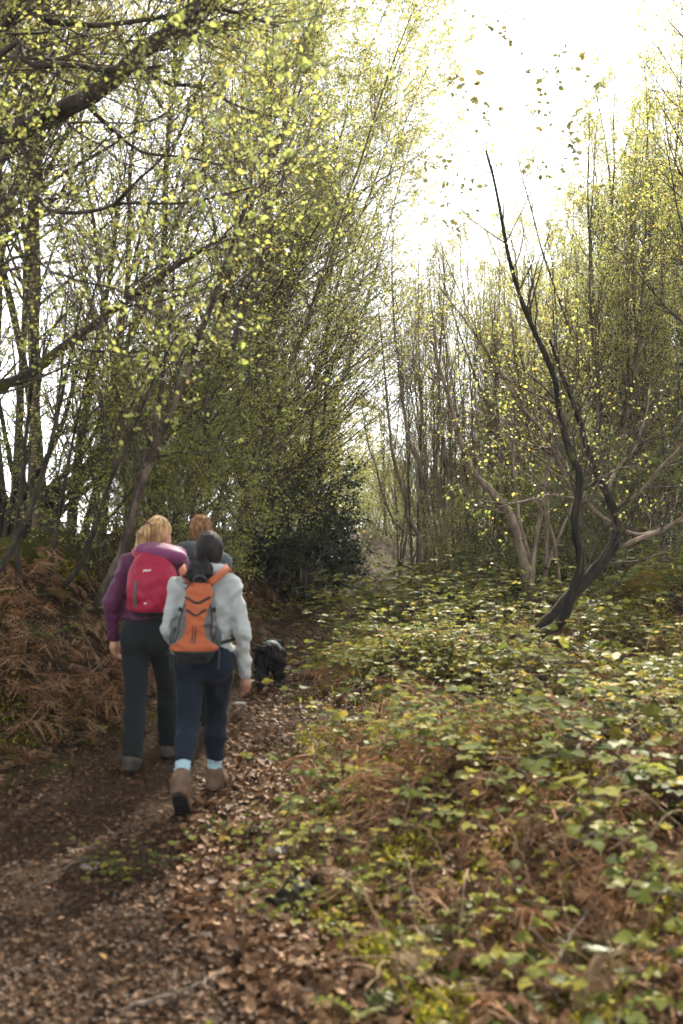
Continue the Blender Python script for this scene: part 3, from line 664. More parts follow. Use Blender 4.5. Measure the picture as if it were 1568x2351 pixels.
thin = dict(n2=3.0, n3=4, L2=0.9, L3=0.36, t0=0.3, up=0.06, bias=(0.05, 0, 0)); thl = dict(per=4, size=0.042, mat=M['leaf_spring'], singles=0)
for i, (pts, r0, lab) in enumerate([
    ([(50, 1368, 9.0), (36, 1252, 9.0), (47, 1144, 9.0), (54, 1054, 9.0), (62, 980, 9.0), (72, 880, 8.9), (74, 777, 8.9), (63, 677, 8.9), (75, 560, 8.8)], 0.032, 'thin dark stem rising straight at the far left of the bracken'),
    ([(-30, 1345, 8.4), (0, 1306, 8.4), (36, 1245, 8.4), (72, 1162, 8.4), (108, 1054, 8.3), (135, 940, 8.3), (165, 800, 8.3), (190, 680, 8.2)], 0.035, 'grey stem slanting out from the left edge above the bracken'),
    ([(108, 1356, 9.6), (119, 1288, 9.6), (137, 1180, 9.6), (158, 1054, 9.6), (185, 930, 9.5), (215, 800, 9.5), (240, 680, 9.5)], 0.024, 'thinnest of the upright stems standing in the bracken'),
    ([(143, 1350, 9.2), (180, 1306, 9.2), (216, 1216, 9.2), (252, 1108, 9.1), (300, 1000, 9.1), (345, 890, 9.0), (400, 780, 9.0), (470, 670, 9.0)], 0.030, 'bent stem sweeping right from the bracken crest'),
    ([(120, 1330, 11.0), (180, 1260, 11.0), (250, 1190, 10.9), (300, 1130, 10.8), (340, 1060, 10.7), (390, 1000, 10.6), (470, 930, 10.5)], 0.035, 'low slanting bough crossing the bank below the white gap')]):
    left_trunk('bank_sapling', lab, pts, r0, 0.006, M['bark_dark'], 30 + i, tw=thin, lv=thl)
# dark multi-stem stools at the left edge of the bank
for i, (cx, cy, Yd, lab) in enumerate([(10, 1270, 12.0, 'dark many-stemmed stool fanning out at the left end of the bank'), (70, 1265, 13.5, 'fan of dark stems before the white gap on the bank')]):
    r = np.random.default_rng(50 + i); b = px(cx, cy, Yd); b[2] = gz(b[0], b[1]); L = []
    for q in range(9):
        a = -0.55 + 1.5 * q / 8 + r.normal(0, 0.08); ln = r.uniform(500, 900)
        L.append(('stem', [(cx + 4 * q - 16, 1175.5 + (CAM_Z - b[2] + 0.1) * F_PX / Yd, Yd), (cx + 4 * q - 16 + 90 * math.sin(a), cy - 110, Yd), (cx + 4 * q + ln * 0.5 * math.sin(a), cy - ln * 0.42, Yd - 0.2 + r.normal(0, .3)), (cx + 4 * q + ln * math.sin(a) * 0.85, cy - ln * 0.85, Yd - 0.3 + r.normal(0, .6))], r.uniform(0.035, 0.07), 0.008))
    hero('stool_tree', lab, b, L, M['bark_dark'], twigs=dict(n2=2.6, n3=5, L2=1.0, L3=0.36, t0=0.25, bias=(0.04, 0, 0)), leaves=dict(per=3, size=0.042, mat=M['leaf_deep'], singles=0), seed=60 + i)
# big tree out to the left whose limbs cross the top of the picture
tb = np.array([-4.1, 7.6, 0]); tb[2] = gz(tb[0], tb[1])
def pY(x, y, z): return (784 + x / y * F_PX, 1175.5 - (z - CAM_Z) / y * F_PX, y)
trunk_pts = [pY(-4.1, 7.6, tb[2] - 0.2), pY(-4.05, 7.6, 2.2), pY(-3.9, 7.6, 3.4), pY(-3.75, 7.7, 4.4), pY(-3.6, 7.8, 5.4)]
limbs = [('trunk', trunk_pts, 0.26, 0.13),
         ('limb', [pY(-3.95, 7.6, 3.1), (-80, 360, 7.6), (0, 312, 7.6), (50, 300, 7.6), (125, 262, 7.5), (190, 230, 7.5), (240, 195, 7.4), (300, 145, 7.4), (350, 100, 7.3), (415, 58, 7.2), (470, 0, 7.2), (540, -80, 7.1)], 0.085, 0.055),
         ('limb', [pY(-4.05, 7.6, 2.0), (-60, 930, 8.2), (0, 888, 8.3), (60, 860, 8.4), (140, 800, 8.6), (220, 742, 8.8), (330, 662, 9.0), (420, 600, 9.2), (520, 540, 9.3)], 0.07, 0.018),
         ('limb', [pY(-3.8, 7.6, 4.0), (0, 65, 7.2), (125, 52, 7.1), (250, 57, 7.0), (390, 35, 6.9), (500, 20, 6.8), (640, 60, 6.7)], 0.04, 0.01),
         ('limb', [pY(-3.8, 7.6, 3.8), (0, 122, 6.9), (65, 150, 6.9), (165, 150, 6.8), (275, 163, 6.8), (380, 150, 6.7)], 0.045, 0.012),
         ('limb', [pY(-4.0, 7.6, 2.8), (0, 463, 6.6), (115, 485, 6.5), (215, 485, 6.4), (275, 467, 6.4), (415, 467, 6.3), (500, 450, 6.2), (580, 430, 6.2)], 0.03, 0.006),
         ('limb', [(265, 467, 6.4), (320, 410, 6.4), (380, 355, 6.4), (425, 280, 6.4), (440, 190, 6.4)], 0.014, 0.004),
         ('limb', [pY(-4.0, 7.6, 2.5), (0, 610, 5.9), (115, 625, 5.8), (200, 650, 5.7), (280, 668, 5.7), (350, 720, 5.6)], 0.022, 0.006),
         ('limb', [(300, 145, 7.4), (380, 190, 7.3), (460, 200, 7.2), (560, 250, 7.1), (640, 270, 7.0)], 0.02, 0.005),
         ('limb', [(190, 232, 7.5), (260, 300, 7.6), (330, 350, 7.7), (420, 360, 7.8), (520, 380, 7.9)], 0.02, 0.005),
         ('limb', [pY(-3.6, 7.8, 5.3), (60, -60, 7.6), (260, -90, 7.5), (520, -60, 7.4), (700, -20, 7.3)], 0.06, 0.01)]
big = hero('overhanging_oak', 'large tree at the left edge reaching thick limbs across the sky', tb, limbs, M['bark_dark'], twigs=dict(n2=7.5, n3=9, L2=1.2, L3=0.42, t0=0.12, bias=(0.05, 0, 0)), leaves=dict(per=5, size=0.036, mat=M['leaf_spring'], singles=0), seed=12)
# near drooping sprays with large soft leaves
r = np.random.default_rng(77)
sprays = [[(480, -60, 5.2), (450, 20, 5.0), (380, 80, 4.8), (290, 140, 4.6)], [(640, -60, 5.4), (600, 60, 5.2), (540, 170, 5.0), (470, 200, 4.9)], [(760, -30, 5.2), (690, 90, 5.0), (640, 190, 4.8), (590, 290, 4.6)],
          [(700, 60, 5.0), (690, 190, 4.8), (660, 290, 4.6), (640, 345, 4.5)], [(420, 260, 5.6), (500, 300, 5.3), (560, 340, 5.2), (640, 350, 5.0)], [(300, 330, 5.8), (400, 400, 5.6), (470, 430, 5.4), (540, 440, 5.2)],
          [(500, 420, 5.6), (540, 520, 5.4), (540, 600, 5.3), (480, 660, 5.2)], [(650, 420, 5.6), (590, 500, 5.4), (520, 590, 5.2), (500, 610, 5.1)], [(300, 520, 5.8), (380, 600, 5.6), (460, 640, 5.4), (480, 700, 5.2)],
          [(420, 690, 5.8), (480, 740, 5.6), (540, 790, 5.4), (560, 830, 5.3)], [(380, 700, 5.9), (330, 760, 5.7), (340, 800, 5.6)], [(560, 20, 4.9), (640, 80, 4.7), (660, 130, 4.5)], [(120, 520, 6.0), (220, 580, 5.8), (300, 600, 5.6)]]
g = Geo(); B = tb
pool = []
for sp in sprays:
    W = np.array([px(*p) for p in sp]) - B; Pl = smooth_line(W, 16)[None]; Rl = np.linspace(0.0035, 0.001, 16)[None]
    V, Q = tube_geo(Pl, Rl, 5); g.put(V, Q)
    P3, R3 = branch_off(r, Pl, Rl, 7, 0.1, 1.0, 0.4, 1.0, lambda t_, pl: 0.16 + 0 * t_, 5, -0.05, 0.12, None, 0.6, 0.5); V, Q = tube_geo(P3, R3, 4); g.put(V, Q)
    S, _ = on_line(P3, r.uniform(0.3, 1.0, (len(P3), 3))); pool.append(S.reshape(-1, 3))
add('spray', g.mesh('spray'), M['twig'], big)
pool = np.concatenate(pool); fr = leaf_frames(r, len(pool), 0.5, 0.1)
for q in range(len(pool)): leaf_obj(LEAF_SPR[q % 7], big, pool[q], fr[q], r.uniform(0.026, 0.048))
# tall trees behind with raised crowns, one of them golden
HIGH = [build_tree(500 + i, 13.0, 0.09, lean=(0.08, -0.02), n1=40, n2=8, n3=7, low=0.34, ang=(0.5, 1.0), blen=0.30, leaf=0.05, per=6, up=0.04) for i in range(2)]
set_mats(HIGH[0], LG); set_mats(HIGH[1], LB)
for i, (x, y, k, s, lab) in enumerate([(-4.3, 14.5, 0, 0.92, 'tall tree with golden young leaves high on the bank'), (-5.6, 17.5, 1, 1.0, 'tall green tree behind the golden crown on the bank'), (-3.4, 18.0, 0, 1.05, 'second golden-leaved crown further along the bank'),
                                      (-3.6, 11.8, 1, 0.85, 'tall green tree above the dark many-stemmed stools'), (-6.6, 16.0, 1, 0.95, 'tall green tree at the outer edge of the bank'), (-4.15, 12.4, 1, 0.8, 'tall green tree nearest the left edge behind the thick limbs'), (-5.0, 15.2, 0, 0.95, 'golden-leaved tree at the left edge behind the thick limbs'), (-4.0, 10.6, 1, 0.7, 'shorter green tree low at the left edge')]):
    tree_thing('tall_tree', lab, HIGH[k], NOM, (x, y, gz(x, y)), 0.7 * i - 0.6, s, 'tall trees high on the bank')
# tall nearer tree at the right edge
x, y = 5.6, 14.2
tree_thing('tall_tree', 'tall leafy tree at the right edge, its top above the frame', HIGH[1], NOM, (x, y, gz(x, y)), 2.5, 0.8)
# holly
def holly(seed, h, w):
    r = np.random.default_rng(seed); tr = Geo(); br = Geo(); lf = Geo()
    P0 = grow(r, np.zeros((4, 3)), np.array([[0.1, 0, 1], [-0.25, 0.1, 1], [0.3, 0.2, 1], [0, -0.3, 1.0]]), np.full(4, h), 9, 0.05, None, 0.08); R0 = np.linspace(0.05, 0.012, 9)[None].repeat(4, 0)
    V, Q = tube_geo(P0, R0, 6); tr.put(V, Q)
    P1, R1 = branch_off(r, P0, R0, 22, 0.05, 0.98, 0.8, 1.4, lambda t, pl: w * (1.15 - 0.7 * t), 7, 0.01, 0.12, None, 0.4, 0.3); V, Q = tube_geo(P1, R1, 4); br.put(V, Q)
    P2, R2 = branch_off(r, P1, R1, 9, 0.2, 1, 0.5, 1.0, lambda t, pl: 0.35 + 0 * t, 5, 0.0, 0.12, None, 0.5, 0.4); V, Q = tube_geo(P2, R2, 3); br.put(V, Q)
    S, _ = on_line(P2, r.uniform(0.1, 1, (len(P2), 13))); S = S.reshape(-1, 3) + r.normal(0, 0.02, (len(P2) * 13, 3))
    scatter(lf, KITE_V, S, leaf_frames(r, len(S), 0.2, 0.5), 0.065 * r.uniform(0.7, 1.2, len(S)), r.random(len(S)), TQ=KITE_Q)
    return tr.mesh('trunk'), br.mesh('branches'), lf.mesh('crown', False)
HOL = [holly(1, 2.6, 1.15), holly(2, 2.2, 0.9)]
for v in HOL: set_mats(v, (M['bark_dark'], M['twig'], M['leaf_holly']))
for k, (dx, dy, Y, s, lab) in enumerate([(700, 1355, 19, 1.0, 'large dark glossy holly bush beside the end of the path'), (770, 1350, 20.5, 0.75, 'smaller holly closest to the path end'), (630, 1340, 18, 0.75, 'dark holly growing at the bank side of the largest holly'), (1090, 1335, 24, 0.5, 'small dark holly among the far stems right of the coppice')]):
    p = px(dx, dy, Y); tree_thing('holly_bush', lab, HOL[k % 2], NOM, (p[0], p[1], gz(p[0], p[1]) - 0.05), k * 1.3, s, 'holly bushes', 'bush')
# ------------------------------------------------------------------ ground cover
CURL_V = LEAF_V.copy(); CURL_V[:, 2] += 0.9 * (CURL_V[:, 0] - 0.5) ** 2 + 1.1 * CURL_V[:, 1] ** 2; CURL_V[:, 1] *= 1.15
OAK_V = np.array([[0, 0, 0], [0.18, 0.12, 0.05], [0.3, 0.30, 0.16], [0.48, 0.20, 0.08], [0.68, 0.33, 0.2], [0.88, 0.17, 0.16], [1, 0, 0.22], [0.88, -0.17, 0.12], [0.68, -0.33, 0.16], [0.48, -0.2, 0.06], [0.3, -0.30, 0.14], [0.18, -0.12, 0.04], [0.3, 0, 0.0], [0.7, 0, 0.08]])
OAK_T = np.array([[0, 12, 1], [1, 12, 2], [2, 12, 3], [3, 12, 13], [3, 13, 4], [4, 13, 5], [5, 13, 6], [6, 13, 7], [7, 13, 8], [8, 13, 9], [9, 13, 12], [9, 12, 10], [10, 12, 11], [11, 12, 0]])
def field(r, n, y0=2.5, y1=26, ra=0.42):
    Y = y0 * (y1 / y0) ** r.random(n); X = r.uniform(-ra, ra, n) * Y; return X, Y
def lay_frames(r, n, tilt=0.35, x=None, y=None):
    a = r.uniform(0, 6.283, n); X = np.stack([np.cos(a), np.sin(a), r.normal(0, tilt, n)], -1); Nn = np.stack([r.normal(0, tilt, n), r.normal(0, tilt, n), np.ones(n)], -1)
    if x is not None:
        e = 0.05; gx = (ground(x + e, y) - ground(x - e, y)) / (2 * e); gy = (ground(x, y + e) - ground(x, y - e)) / (2 * e); Nn[:, 0] -= gx; Nn[:, 1] -= gy
        X[:, 2] += X[:, 0] * gx + X[:, 1] * gy
    return rot_from(X, Nn)
def lown(x, y, s=1.0, ph=0.0):
    return (np.sin(x * 1.9 * s + ph) + np.sin(y * 1.6 * s + 1.3 * x * s + ph * 2) + np.sin(x * 3.7 * s - y * 2.9 * s + ph * 3)) / 3
# leaf litter: the nearest large ones are leaves of their own, the rest one carpet
r = np.random.default_rng(31)
X, Y = field(r, 120000); s_ = path_l(Y) - X; q_ = X - path_r(Y)
w = np.where(s_ > 0, np.where(s_ < 2.2, 0.6, 0.35), np.where(q_ > 0, (0.42 + 0.35 * (lown(X, Y, 0.9) > 0.1)) * np.interp(Y, [3, 6, 9], [1.4, 1.3, 1.1]), 0.80 - 0.18 * np.exp(-((X - (path_l(Y) + path_r(Y)) / 2) / 0.45) ** 2)))
keep = (r.random(len(X)) < w); X, Y, s_, q_ = X[keep], Y[keep], s_[keep], q_[keep]
size = r.uniform(0.02, 0.048, len(X)) * np.where(q_ > -0.45, 1.2, np.where(s_ > 0, 0.9, 0.62)) * np.where(Y > 10, 1.2, 1.0)
Zz = ground(X, Y) + 0.012 + r.uniform(0.0, 0.025, len(X)) + np.where((s_ < 0) & (q_ < 0), 0.004, 0)
tint = np.clip(r.normal(0.46, 0.22, len(X)) + np.where(q_ > -0.45, 0.12, -0.12), 0, 1)
fr = lay_frames(r, len(X), 0.4, X, Y); pos = np.stack([X, Y, Zz], -1)
big_ = np.argsort(-(size / Y) * (np.abs(X / Y) < 0.34) * (Y > 2.95))[:260]; mask = np.zeros(len(X), bool); mask[big_] = True
oak = r.random(len(X)) < 0.35
g = Geo()
m1 = ~mask & ~oak; scatter(g, CURL_V, pos[m1], fr[m1], size[m1], tint[m1], TQ=LEAF_Q, TT=LEAF_T)
m2 = ~mask & oak & (Y < 8); scatter(g, OAK_V, pos[m2], fr[m2], size[m2] * 1.3, tint[m2], TT=OAK_T)
m3 = ~mask & oak & (Y >= 8); scatter(g, KITE_V, pos[m3], fr[m3], size[m3], tint[m3], TQ=KITE_Q)
add('leaf_litter', g.mesh('leaf_litter', False), M['leaf_dead'], kind='stuff', label='carpet of dry brown fallen leaves over path and bank')
DEAD = []
for k in range(8):
    g = Geo(); V = (OAK_V if k % 2 else CURL_V).copy(); V[:, 2] += 0.07 * r.standard_normal(len(V))
    if k % 2: g.put(V, None, OAK_T, r.uniform(0.2, 0.95))
    else: g.put(V, LEAF_Q, LEAF_T, r.uniform(0.2, 0.95))
    m_ = g.mesh('fallen_leaf', False); m_.materials.append(M['leaf_dead']); DEAD.append(m_)
for q in big_:
    where = 'on the path in the near foreground' if q_[q] < -0.4 and s_[q] < 0 else ('at the foot of the left bank' if s_[q] >= 0 else ('at the near edge between path and brambles' if q_[q] < 0.5 else 'under the near brambles'))
    k = int(r.integers(8)); o = leaf_obj(DEAD[k], None, pos[q] + np.array([0, 0, 0.012]), fr[q], size[q] * 1.25, 'fallen_leaf')
    tagit(o, ('lobed' if k % 2 else 'curled oval') + ' dry brown fallen leaf lying ' + where, 'leaf', 'fallen leaves ' + where)
# moss tufts and seedlings
X, Y = field(r, 230000, 2.6, 24); s_ = path_l(Y) - X; q_ = X - path_r(Y)
p = np.where(q_ > 0.1, sstep((lown(X, Y, 1.1, 0.4) + 0.25) / 0.6) * 0.95 * np.interp(Y, [3, 6, 9], [0.45, 0.7, 1.0]), np.where(s_ > 0.15, sstep((lown(X, Y, 1.2, 2.1) - 0.05) / 0.5) * 0.7, 0.0)); keep = r.random(len(X)) < p
X, Y = X[keep], Y[keep]; n = len(X); a = r.uniform(0, 6.28, n); xd = np.stack([np.cos(a) * 0.7, np.sin(a) * 0.7, r.uniform(0.2, 1.2, n)], -1)
g = Geo(); scatter(g, KITE_V * np.array([1, 0.7, 1]), np.stack([X, Y, ground(X, Y) + r.uniform(0, 0.03, n) + 0.07 * np.clip(lown(X, Y, 3.1, 0.9), 0, 1)], -1), rot_from(xd, r.standard_normal((n, 3)) + np.array([0, 0, 0.6])), r.uniform(0.015, 0.035, n) * np.where(Y > 9, 1.7, 1.1), np.clip(r.normal(0.5, 0.25, n) + 0.2 * lown(X, Y, 2), 0, 1), TQ=KITE_Q)
add('moss_carpet', g.mesh('moss_carpet', False), M['moss'], kind='stuff', label='yellow-green moss and seedlings between the brambles')
X, Y = field(r, 12000, 2.6, 26); s_ = path_l(Y) - X; q_ = X - path_r(Y)
p = np.where(q_ > 0.05, (0.45 + 0.55 * lown(X, Y, 1.4, 1.0)) * np.interp(Y, [3, 5.5, 8, 11], [0.25, 0.35, 0.75, 1.0]), np.where(s_ > 0.1, 0.20 + 0.4 * lown(X, Y, 1.0, 3.0), 0.006)); keep = r.random(len(X)) < p
X, Y = X[keep], Y[keep]; n = len(X); fr = lay_frames(r, n, 0.45)
g = Geo(); scatter(g, LEAF_V, np.stack([X, Y, ground(X, Y) + r.uniform(0.02, 0.12, n) + 0.12 * np.clip(lown(X, Y, 2.3, 0.7), 0, 1)], -1), fr, r.uniform(0.022, 0.055, n) * np.where(Y > 9, 1.35, 1), np.clip(r.normal(0.48, 0.25, n) + 0.25 * lown(X, Y, 1.7, 4.0), 0, 1), TQ=LEAF_Q, TT=LEAF_T)
add('low_greenery', g.mesh('low_greenery', False), M['leaf_low'], kind='stuff', label='low green seedlings and ivy covering the woodland floor')
# brambles
def bramble(seed, big=False):
    r = np.random.default_rng(seed); n = int(r.integers(6, 10)); a = r.uniform(0, 6.28, n)
    d = np.stack([np.cos(a), np.sin(a), r.uniform(0.7, 1.8, n)], -1); L = r.uniform(0.35, 0.75, n)
    P = grow(r, r.normal(0, 0.05, (n, 3)) * np.array([1, 1, 0]), d, L, 9, -0.13, None, 0.07); R = np.linspace(0.0032, 0.0014, 9)[None].repeat(n, 0)
    st = Geo(); V, Q = tube_geo(P, R, 5); st.put(V, Q)
    t = np.clip(np.linspace(0.25, 1.0, 7)[None] + r.normal(0, 0.03, (n, 7)), 0, 1); S, T = on_line(P, t); S = S.reshape(-1, 3); T = T.reshape(-1, 3); m = len(S)
    side = norm(np.cross(T, np.array([0, 0, 1.0])) * np.where(np.arange(m) % 2, 1, -1)[:, None] + 0.5 * T + np.array([0, 0, 0.35]) + 0.2 * r.standard_normal((m, 3)))
    E = S + side * 0.045; V, Q = tube_geo(np.stack([S, E], 1), np.full((m, 2), 0.001), 3); st.put(V, Q)
    pos = []; frm = []; sz = []
    for q in range(3):
        ang = (-1.15, 0, 1.15)[q]; ax = norm(side * np.array([1, 1, 0.3])); c, s = math.cos(ang), math.sin(ang)
        xd = np.stack([ax[:, 0] * c - ax[:, 1] * s, ax[:, 0] * s + ax[:, 1] * c, ax[:, 2] - 0.15], -1); nn = np.array([0, 0, 1.0]) + 0.35 * r.standard_normal((m, 3))
        pos.append(E); frm.append(rot_from(xd, nn)); sz.append(np.full(m, 0.052 if q == 1 else 0.043) * r.uniform(0.75, 1.25, m))
    return st.mesh('stem'), np.concatenate(pos), np.concatenate(frm), np.concatenate(sz), np.clip(np.repeat(r.normal(0.5, 0.22, m)[None], 3, 0).ravel() + r.normal(0, 0.05, 3 * m), 0, 1)
BR_LEAF = []
for k in range(6):
    g = Geo(); V = LEAF_V.copy(); V[:, 1] *= 1.25; V[:, 2] += 0.06 * np.random.default_rng(k).standard_normal(8); g.put(V, LEAF_Q, LEAF_T, (0.15, 0.35, 0.5, 0.6, 0.75, 0.95)[k]); m_ = g.mesh('leaf', False); m_.materials.append(M['leaf_bramble'] if k % 3 == 0 else M['leaf_bramble_matt']); BR_LEAF.append(m_)
BV = []
for k in range(9):
    st, ps, frm, sz, tn = bramble(900 + k); st.materials.append(M['twig'])
    lg = Geo(); Vt = LEAF_V.copy(); Vt[:, 1] *= 1.25; scatter(lg, Vt, ps, frm, sz, tn, TQ=LEAF_Q, TT=LEAF_T); lm = lg.mesh('leaves', False); lm.materials.append(M['leaf_bramble'] if k % 4 == 0 else M['leaf_bramble_matt']); BV.append((st, lm, ps, frm, sz, tn))
r = np.random.default_rng(44)
spots = [(1.55, 3.6, 1.0), (1.25, 4.1, 0.9), (1.75, 4.6, 1.1), (1.80, 5.5, 1.7), (1.95, 5.9, 1.6), (1.72, 5.0, 1.5), (1.5, 5.0, 0.9), (0.95, 4.5, 0.8), (0.55, 4.9, 0.75), (-0.15, 5.0, 0.6), (1.3, 6.1, 1.0), (2.3, 6.3, 1.2), (2.15, 7.2, 1.2), (0.9, 3.3, 0.8), (0.35, 3.9, 0.65), (-0.95, 4.75, 0.45), (-0.55, 5.35, 0.5), (-0.12, 4.15, 0.5), (-0.3, 4.6, 0.45), (0.0, 4.55, 0.6)]
tries = 0
while len(spots) < 225 and tries < 20000:
    tries += 1
    y = 5.2 * (27 / 5.2) ** r.random(); x = r.uniform(path_r(y) + 0.15, 0.37 * y)
    dens = 0.3 + 0.6 * math.sin(x * 1.9 + y * 1.3) if y < 12 else 0.9
    if r.random() > dens or (y < 15 and x < path_r(y) + 0.42): continue
    if y > 7 or r.random() < 0.6: spots.append((x, y, r.uniform(0.8, 1.3) * (1.0 if y < 8 else 1.25 if y < 13 else 1.6)))
for k in range(22):
    y = r.uniform(6.5, 20); x = path_l(y) - r.uniform(0.1, 1.6); spots.append((x, y, r.uniform(0.6, 1.0)))
zc = {}
ordn = sorted(range(len(spots)), key=lambda i: spots[i][1])
for rank, i in enumerate(ordn):
    x, y, s = spots[i]; k = int(r.integers(9)); dx = 784 + x / y * F_PX
    if x < path_l(y): zone = 'on the left bank'
    elif y < 6.5: zone = 'in the near foreground beside the path' if dx < 1150 else 'in the near right corner'
    elif y < 10.5: zone = 'between the path edge and the mossy patch' if dx < 1000 else 'in front of the dark leaning tree'
    elif y < 15: zone = 'along the path beyond the dog' if dx < 1000 else 'around the foot of the dark leaning tree'
    else: zone = 'below the sparse coppice tree' if dx < 1150 else 'in the thicket under the right-hand trees'
    zc[zone] = zc.get(zone, 0) + 1
    t = thing('bramble_bush', f'leafy bramble {zone}, {ordinal(zc[zone])} nearest there', 'bramble', (x, y, gz(x, y) - 0.01), r.uniform(0, 6.28), 'brambles ' + zone, s * (1.35 if y < 5.3 else 1.0))
    st, lm, ps, frm, sz, tn = BV[k]; add('stem', st, None, t)
    if rank < 9:
        for q in range(min(len(ps), 150)): leaf_obj(BR_LEAF[min(5, int(tn[q] * 6))], t, ps[q], frm[q], sz[q])
    else: add('leaves', lm, None, t)
# fern and bracken fronds
def frond(seed, L, arch, n=16, w=0.34, dead=False):
    r = np.random.default_rng(seed); P = grow(r, np.zeros((1, 3)), np.array([[0.55, 0, 1.0]]), np.array([L]), 14, -arch, None, 0.05 if dead else 0.025); R = np.linspace(0.004, 0.001, 14)[None]
    g = Geo(); V, Q = tube_geo(P, R, 5); g.put(V, Q, tint=0.85 if dead else 0.5)
    t = np.linspace(0.22, 0.98, n)[None]; S, T = on_line(P, t); S = S[0]; T = T[0]; Ln = L * w * np.sin(np.linspace(0.55, 3.0, n)) + 0.01
    for sd in (-1, 1):
        side = norm(np.cross(T, np.array([0, 0, 1.0]))) * sd
        if dead: xd = norm(side + 0.5 * T + np.array([0, 0, -0.5]) + 0.35 * r.standard_normal((n, 3))); nn = r.standard_normal((n, 3)) * 0.7 + np.array([0, 0, 0.6])
        else: xd = norm(side + 0.35 * T + np.array([0, 0, -0.1]) + 0.06 * r.standard_normal((n, 3))); nn = np.array([0, 0, 1.0]) + 0.15 * r.standard_normal((n, 3))
        PIN = np.array([[0, 0.035, 0], [0.12, 0.10, 0.01], [0.2, 0.05, 0], [0.35, 0.10, 0.01], [0.42, 0.045, 0], [0.58, 0.08, 0.0], [0.65, 0.035, 0], [0.8, 0.05, -0.02], [1, 0, -0.06]])
        PIN = PIN * (np.array([1, 0.6, 1]) if dead else 1); low = PIN[:-1] * np.array([1, -1, 1]); VV = np.concatenate([PIN, low]); Qs = np.array([[i, i + 9, i + 10, i + 1] for i in range(7)]); Ts = np.array([[7, 16, 8]])
        scatter(g, VV, S, rot_from(xd, nn), Ln * r.uniform(0.8, 1.15, n), np.clip(r.normal(0.5, 0.2, n), 0, 1), TQ=Qs, TT=Ts)
    return g.mesh('frond', False)
FERN = [frond(700 + k, 0.55 + 0.05 * k, 0.10 + 0.03 * (k % 3)) for k in range(5)]
for m_ in FERN: m_.materials.append(M['fern'])
BRK = [frond(720 + k, 0.6 + 0.06 * k, 0.14 + 0.04 * (k % 3), 15, 0.3, True) for k in range(7)]
for m_ in BRK: m_.materials.append(M['bracken'])
def frond_clump(name, label, cat, meshes, x, y, n, r, s, group, spread=1.0, tilt=0.25):
    t = thing(name, label, cat, (x, y, gz(x, y) - 0.01), r.uniform(0, 6.28), group, s)
    for k in range(n):
        o = bpy.data.objects.new('frond', meshes[int(r.integers(len(meshes)))]); COL.objects.link(o); o.parent = t
        o.location = (*r.normal(0, 0.03, 2), 0); o.rotation_euler = (r.normal(0, tilt), r.normal(0.1, tilt), 6.283 * k / n + r.normal(0, 0.3)); o.scale = (r.uniform(0.75, 1.15),) * 3
    return t
r = np.random.default_rng(91)
fsp = [(1320, 1395, 'yellow-green fern just right of the leaning tree foot'), (1345, 1500, 'small bright fern below the leaning tree'), (1310, 1555, 'fern in the moss in front of the leaning tree'), (1440, 1370, 'fern on the mound at the right edge'), (1180, 1535, 'fern between the path brambles and the leaning tree'),
       (1250, 1790, 'arching fern in the middle of the right-hand bracken'), (720, 1790, 'pale fern arching over the path edge by the grey-hooded woman'), (1130, 2150, 'large low fern in the near right foreground'), (1060, 2290, 'half-dead fern at the bottom edge'), (830, 2190, 'fern with spread pinnae beside the rotten stump'), (1380, 2080, 'fern among the near right brambles'), (960, 2060, 'small fern behind the rotten stump'), (1450, 1620, 'fern standing in the right-hand bramble mass')]
for dx, dy, lab in fsp:
    Y = 1.5 * F_PX / (dy - 1175.5); p = px(dx, dy, Y); frond_clump('fern', lab, 'fern', FERN, p[0], p[1], int(r.integers(4, 7)), r, r.uniform(0.6, 0.95) * (0.75 if dy < 1700 else 0.5), 'ferns on the right')
bsp = []
for k in range(105):
    y = 5.6 * (17 / 5.6) ** r.random(); x = path_l(y) - r.uniform(0.15, 2.3); bsp.append((x, y, 'left'))
for k in range(120):
    y = 3.4 * (12 / 3.4) ** r.random(); x = path_r(y) + 0.25 + r.random() * (0.36 * y - path_r(y)); bsp.append((x, y, 'right'))
bsp += [(0.35, 6.2, 'right'), (0.6, 6.5, 'right'), (0.9, 6.3, 'right'), (0.45, 5.8, 'right'), (0.75, 5.9, 'right'), (1.0, 6.8, 'right'), (0.2, 5.4, 'right')]
bsp.sort(key=lambda p: p[1])
for i, (x, y, sd) in enumerate(bsp):
    zone = ('on the left bank beside the walkers' if y < 8 else 'on the left bank beyond the walkers' if y < 11.5 else 'far along the left bank') if sd == 'left' else ('in the near tangle right of the path' if y < 5.5 else 'on the bramble floor right of the path')
    zc[zone] = zc.get(zone, 0) + 1
    frond_clump('dead_bracken', f'rusty collapsed bracken {zone}, {ordinal(zc[zone])} nearest there', 'bracken', BRK, x, y, int(r.integers(6, 10)), r, r.uniform(0.4, 0.7) * (1 if sd == 'left' else 0.8), 'dead bracken ' + sd, tilt=0.45)
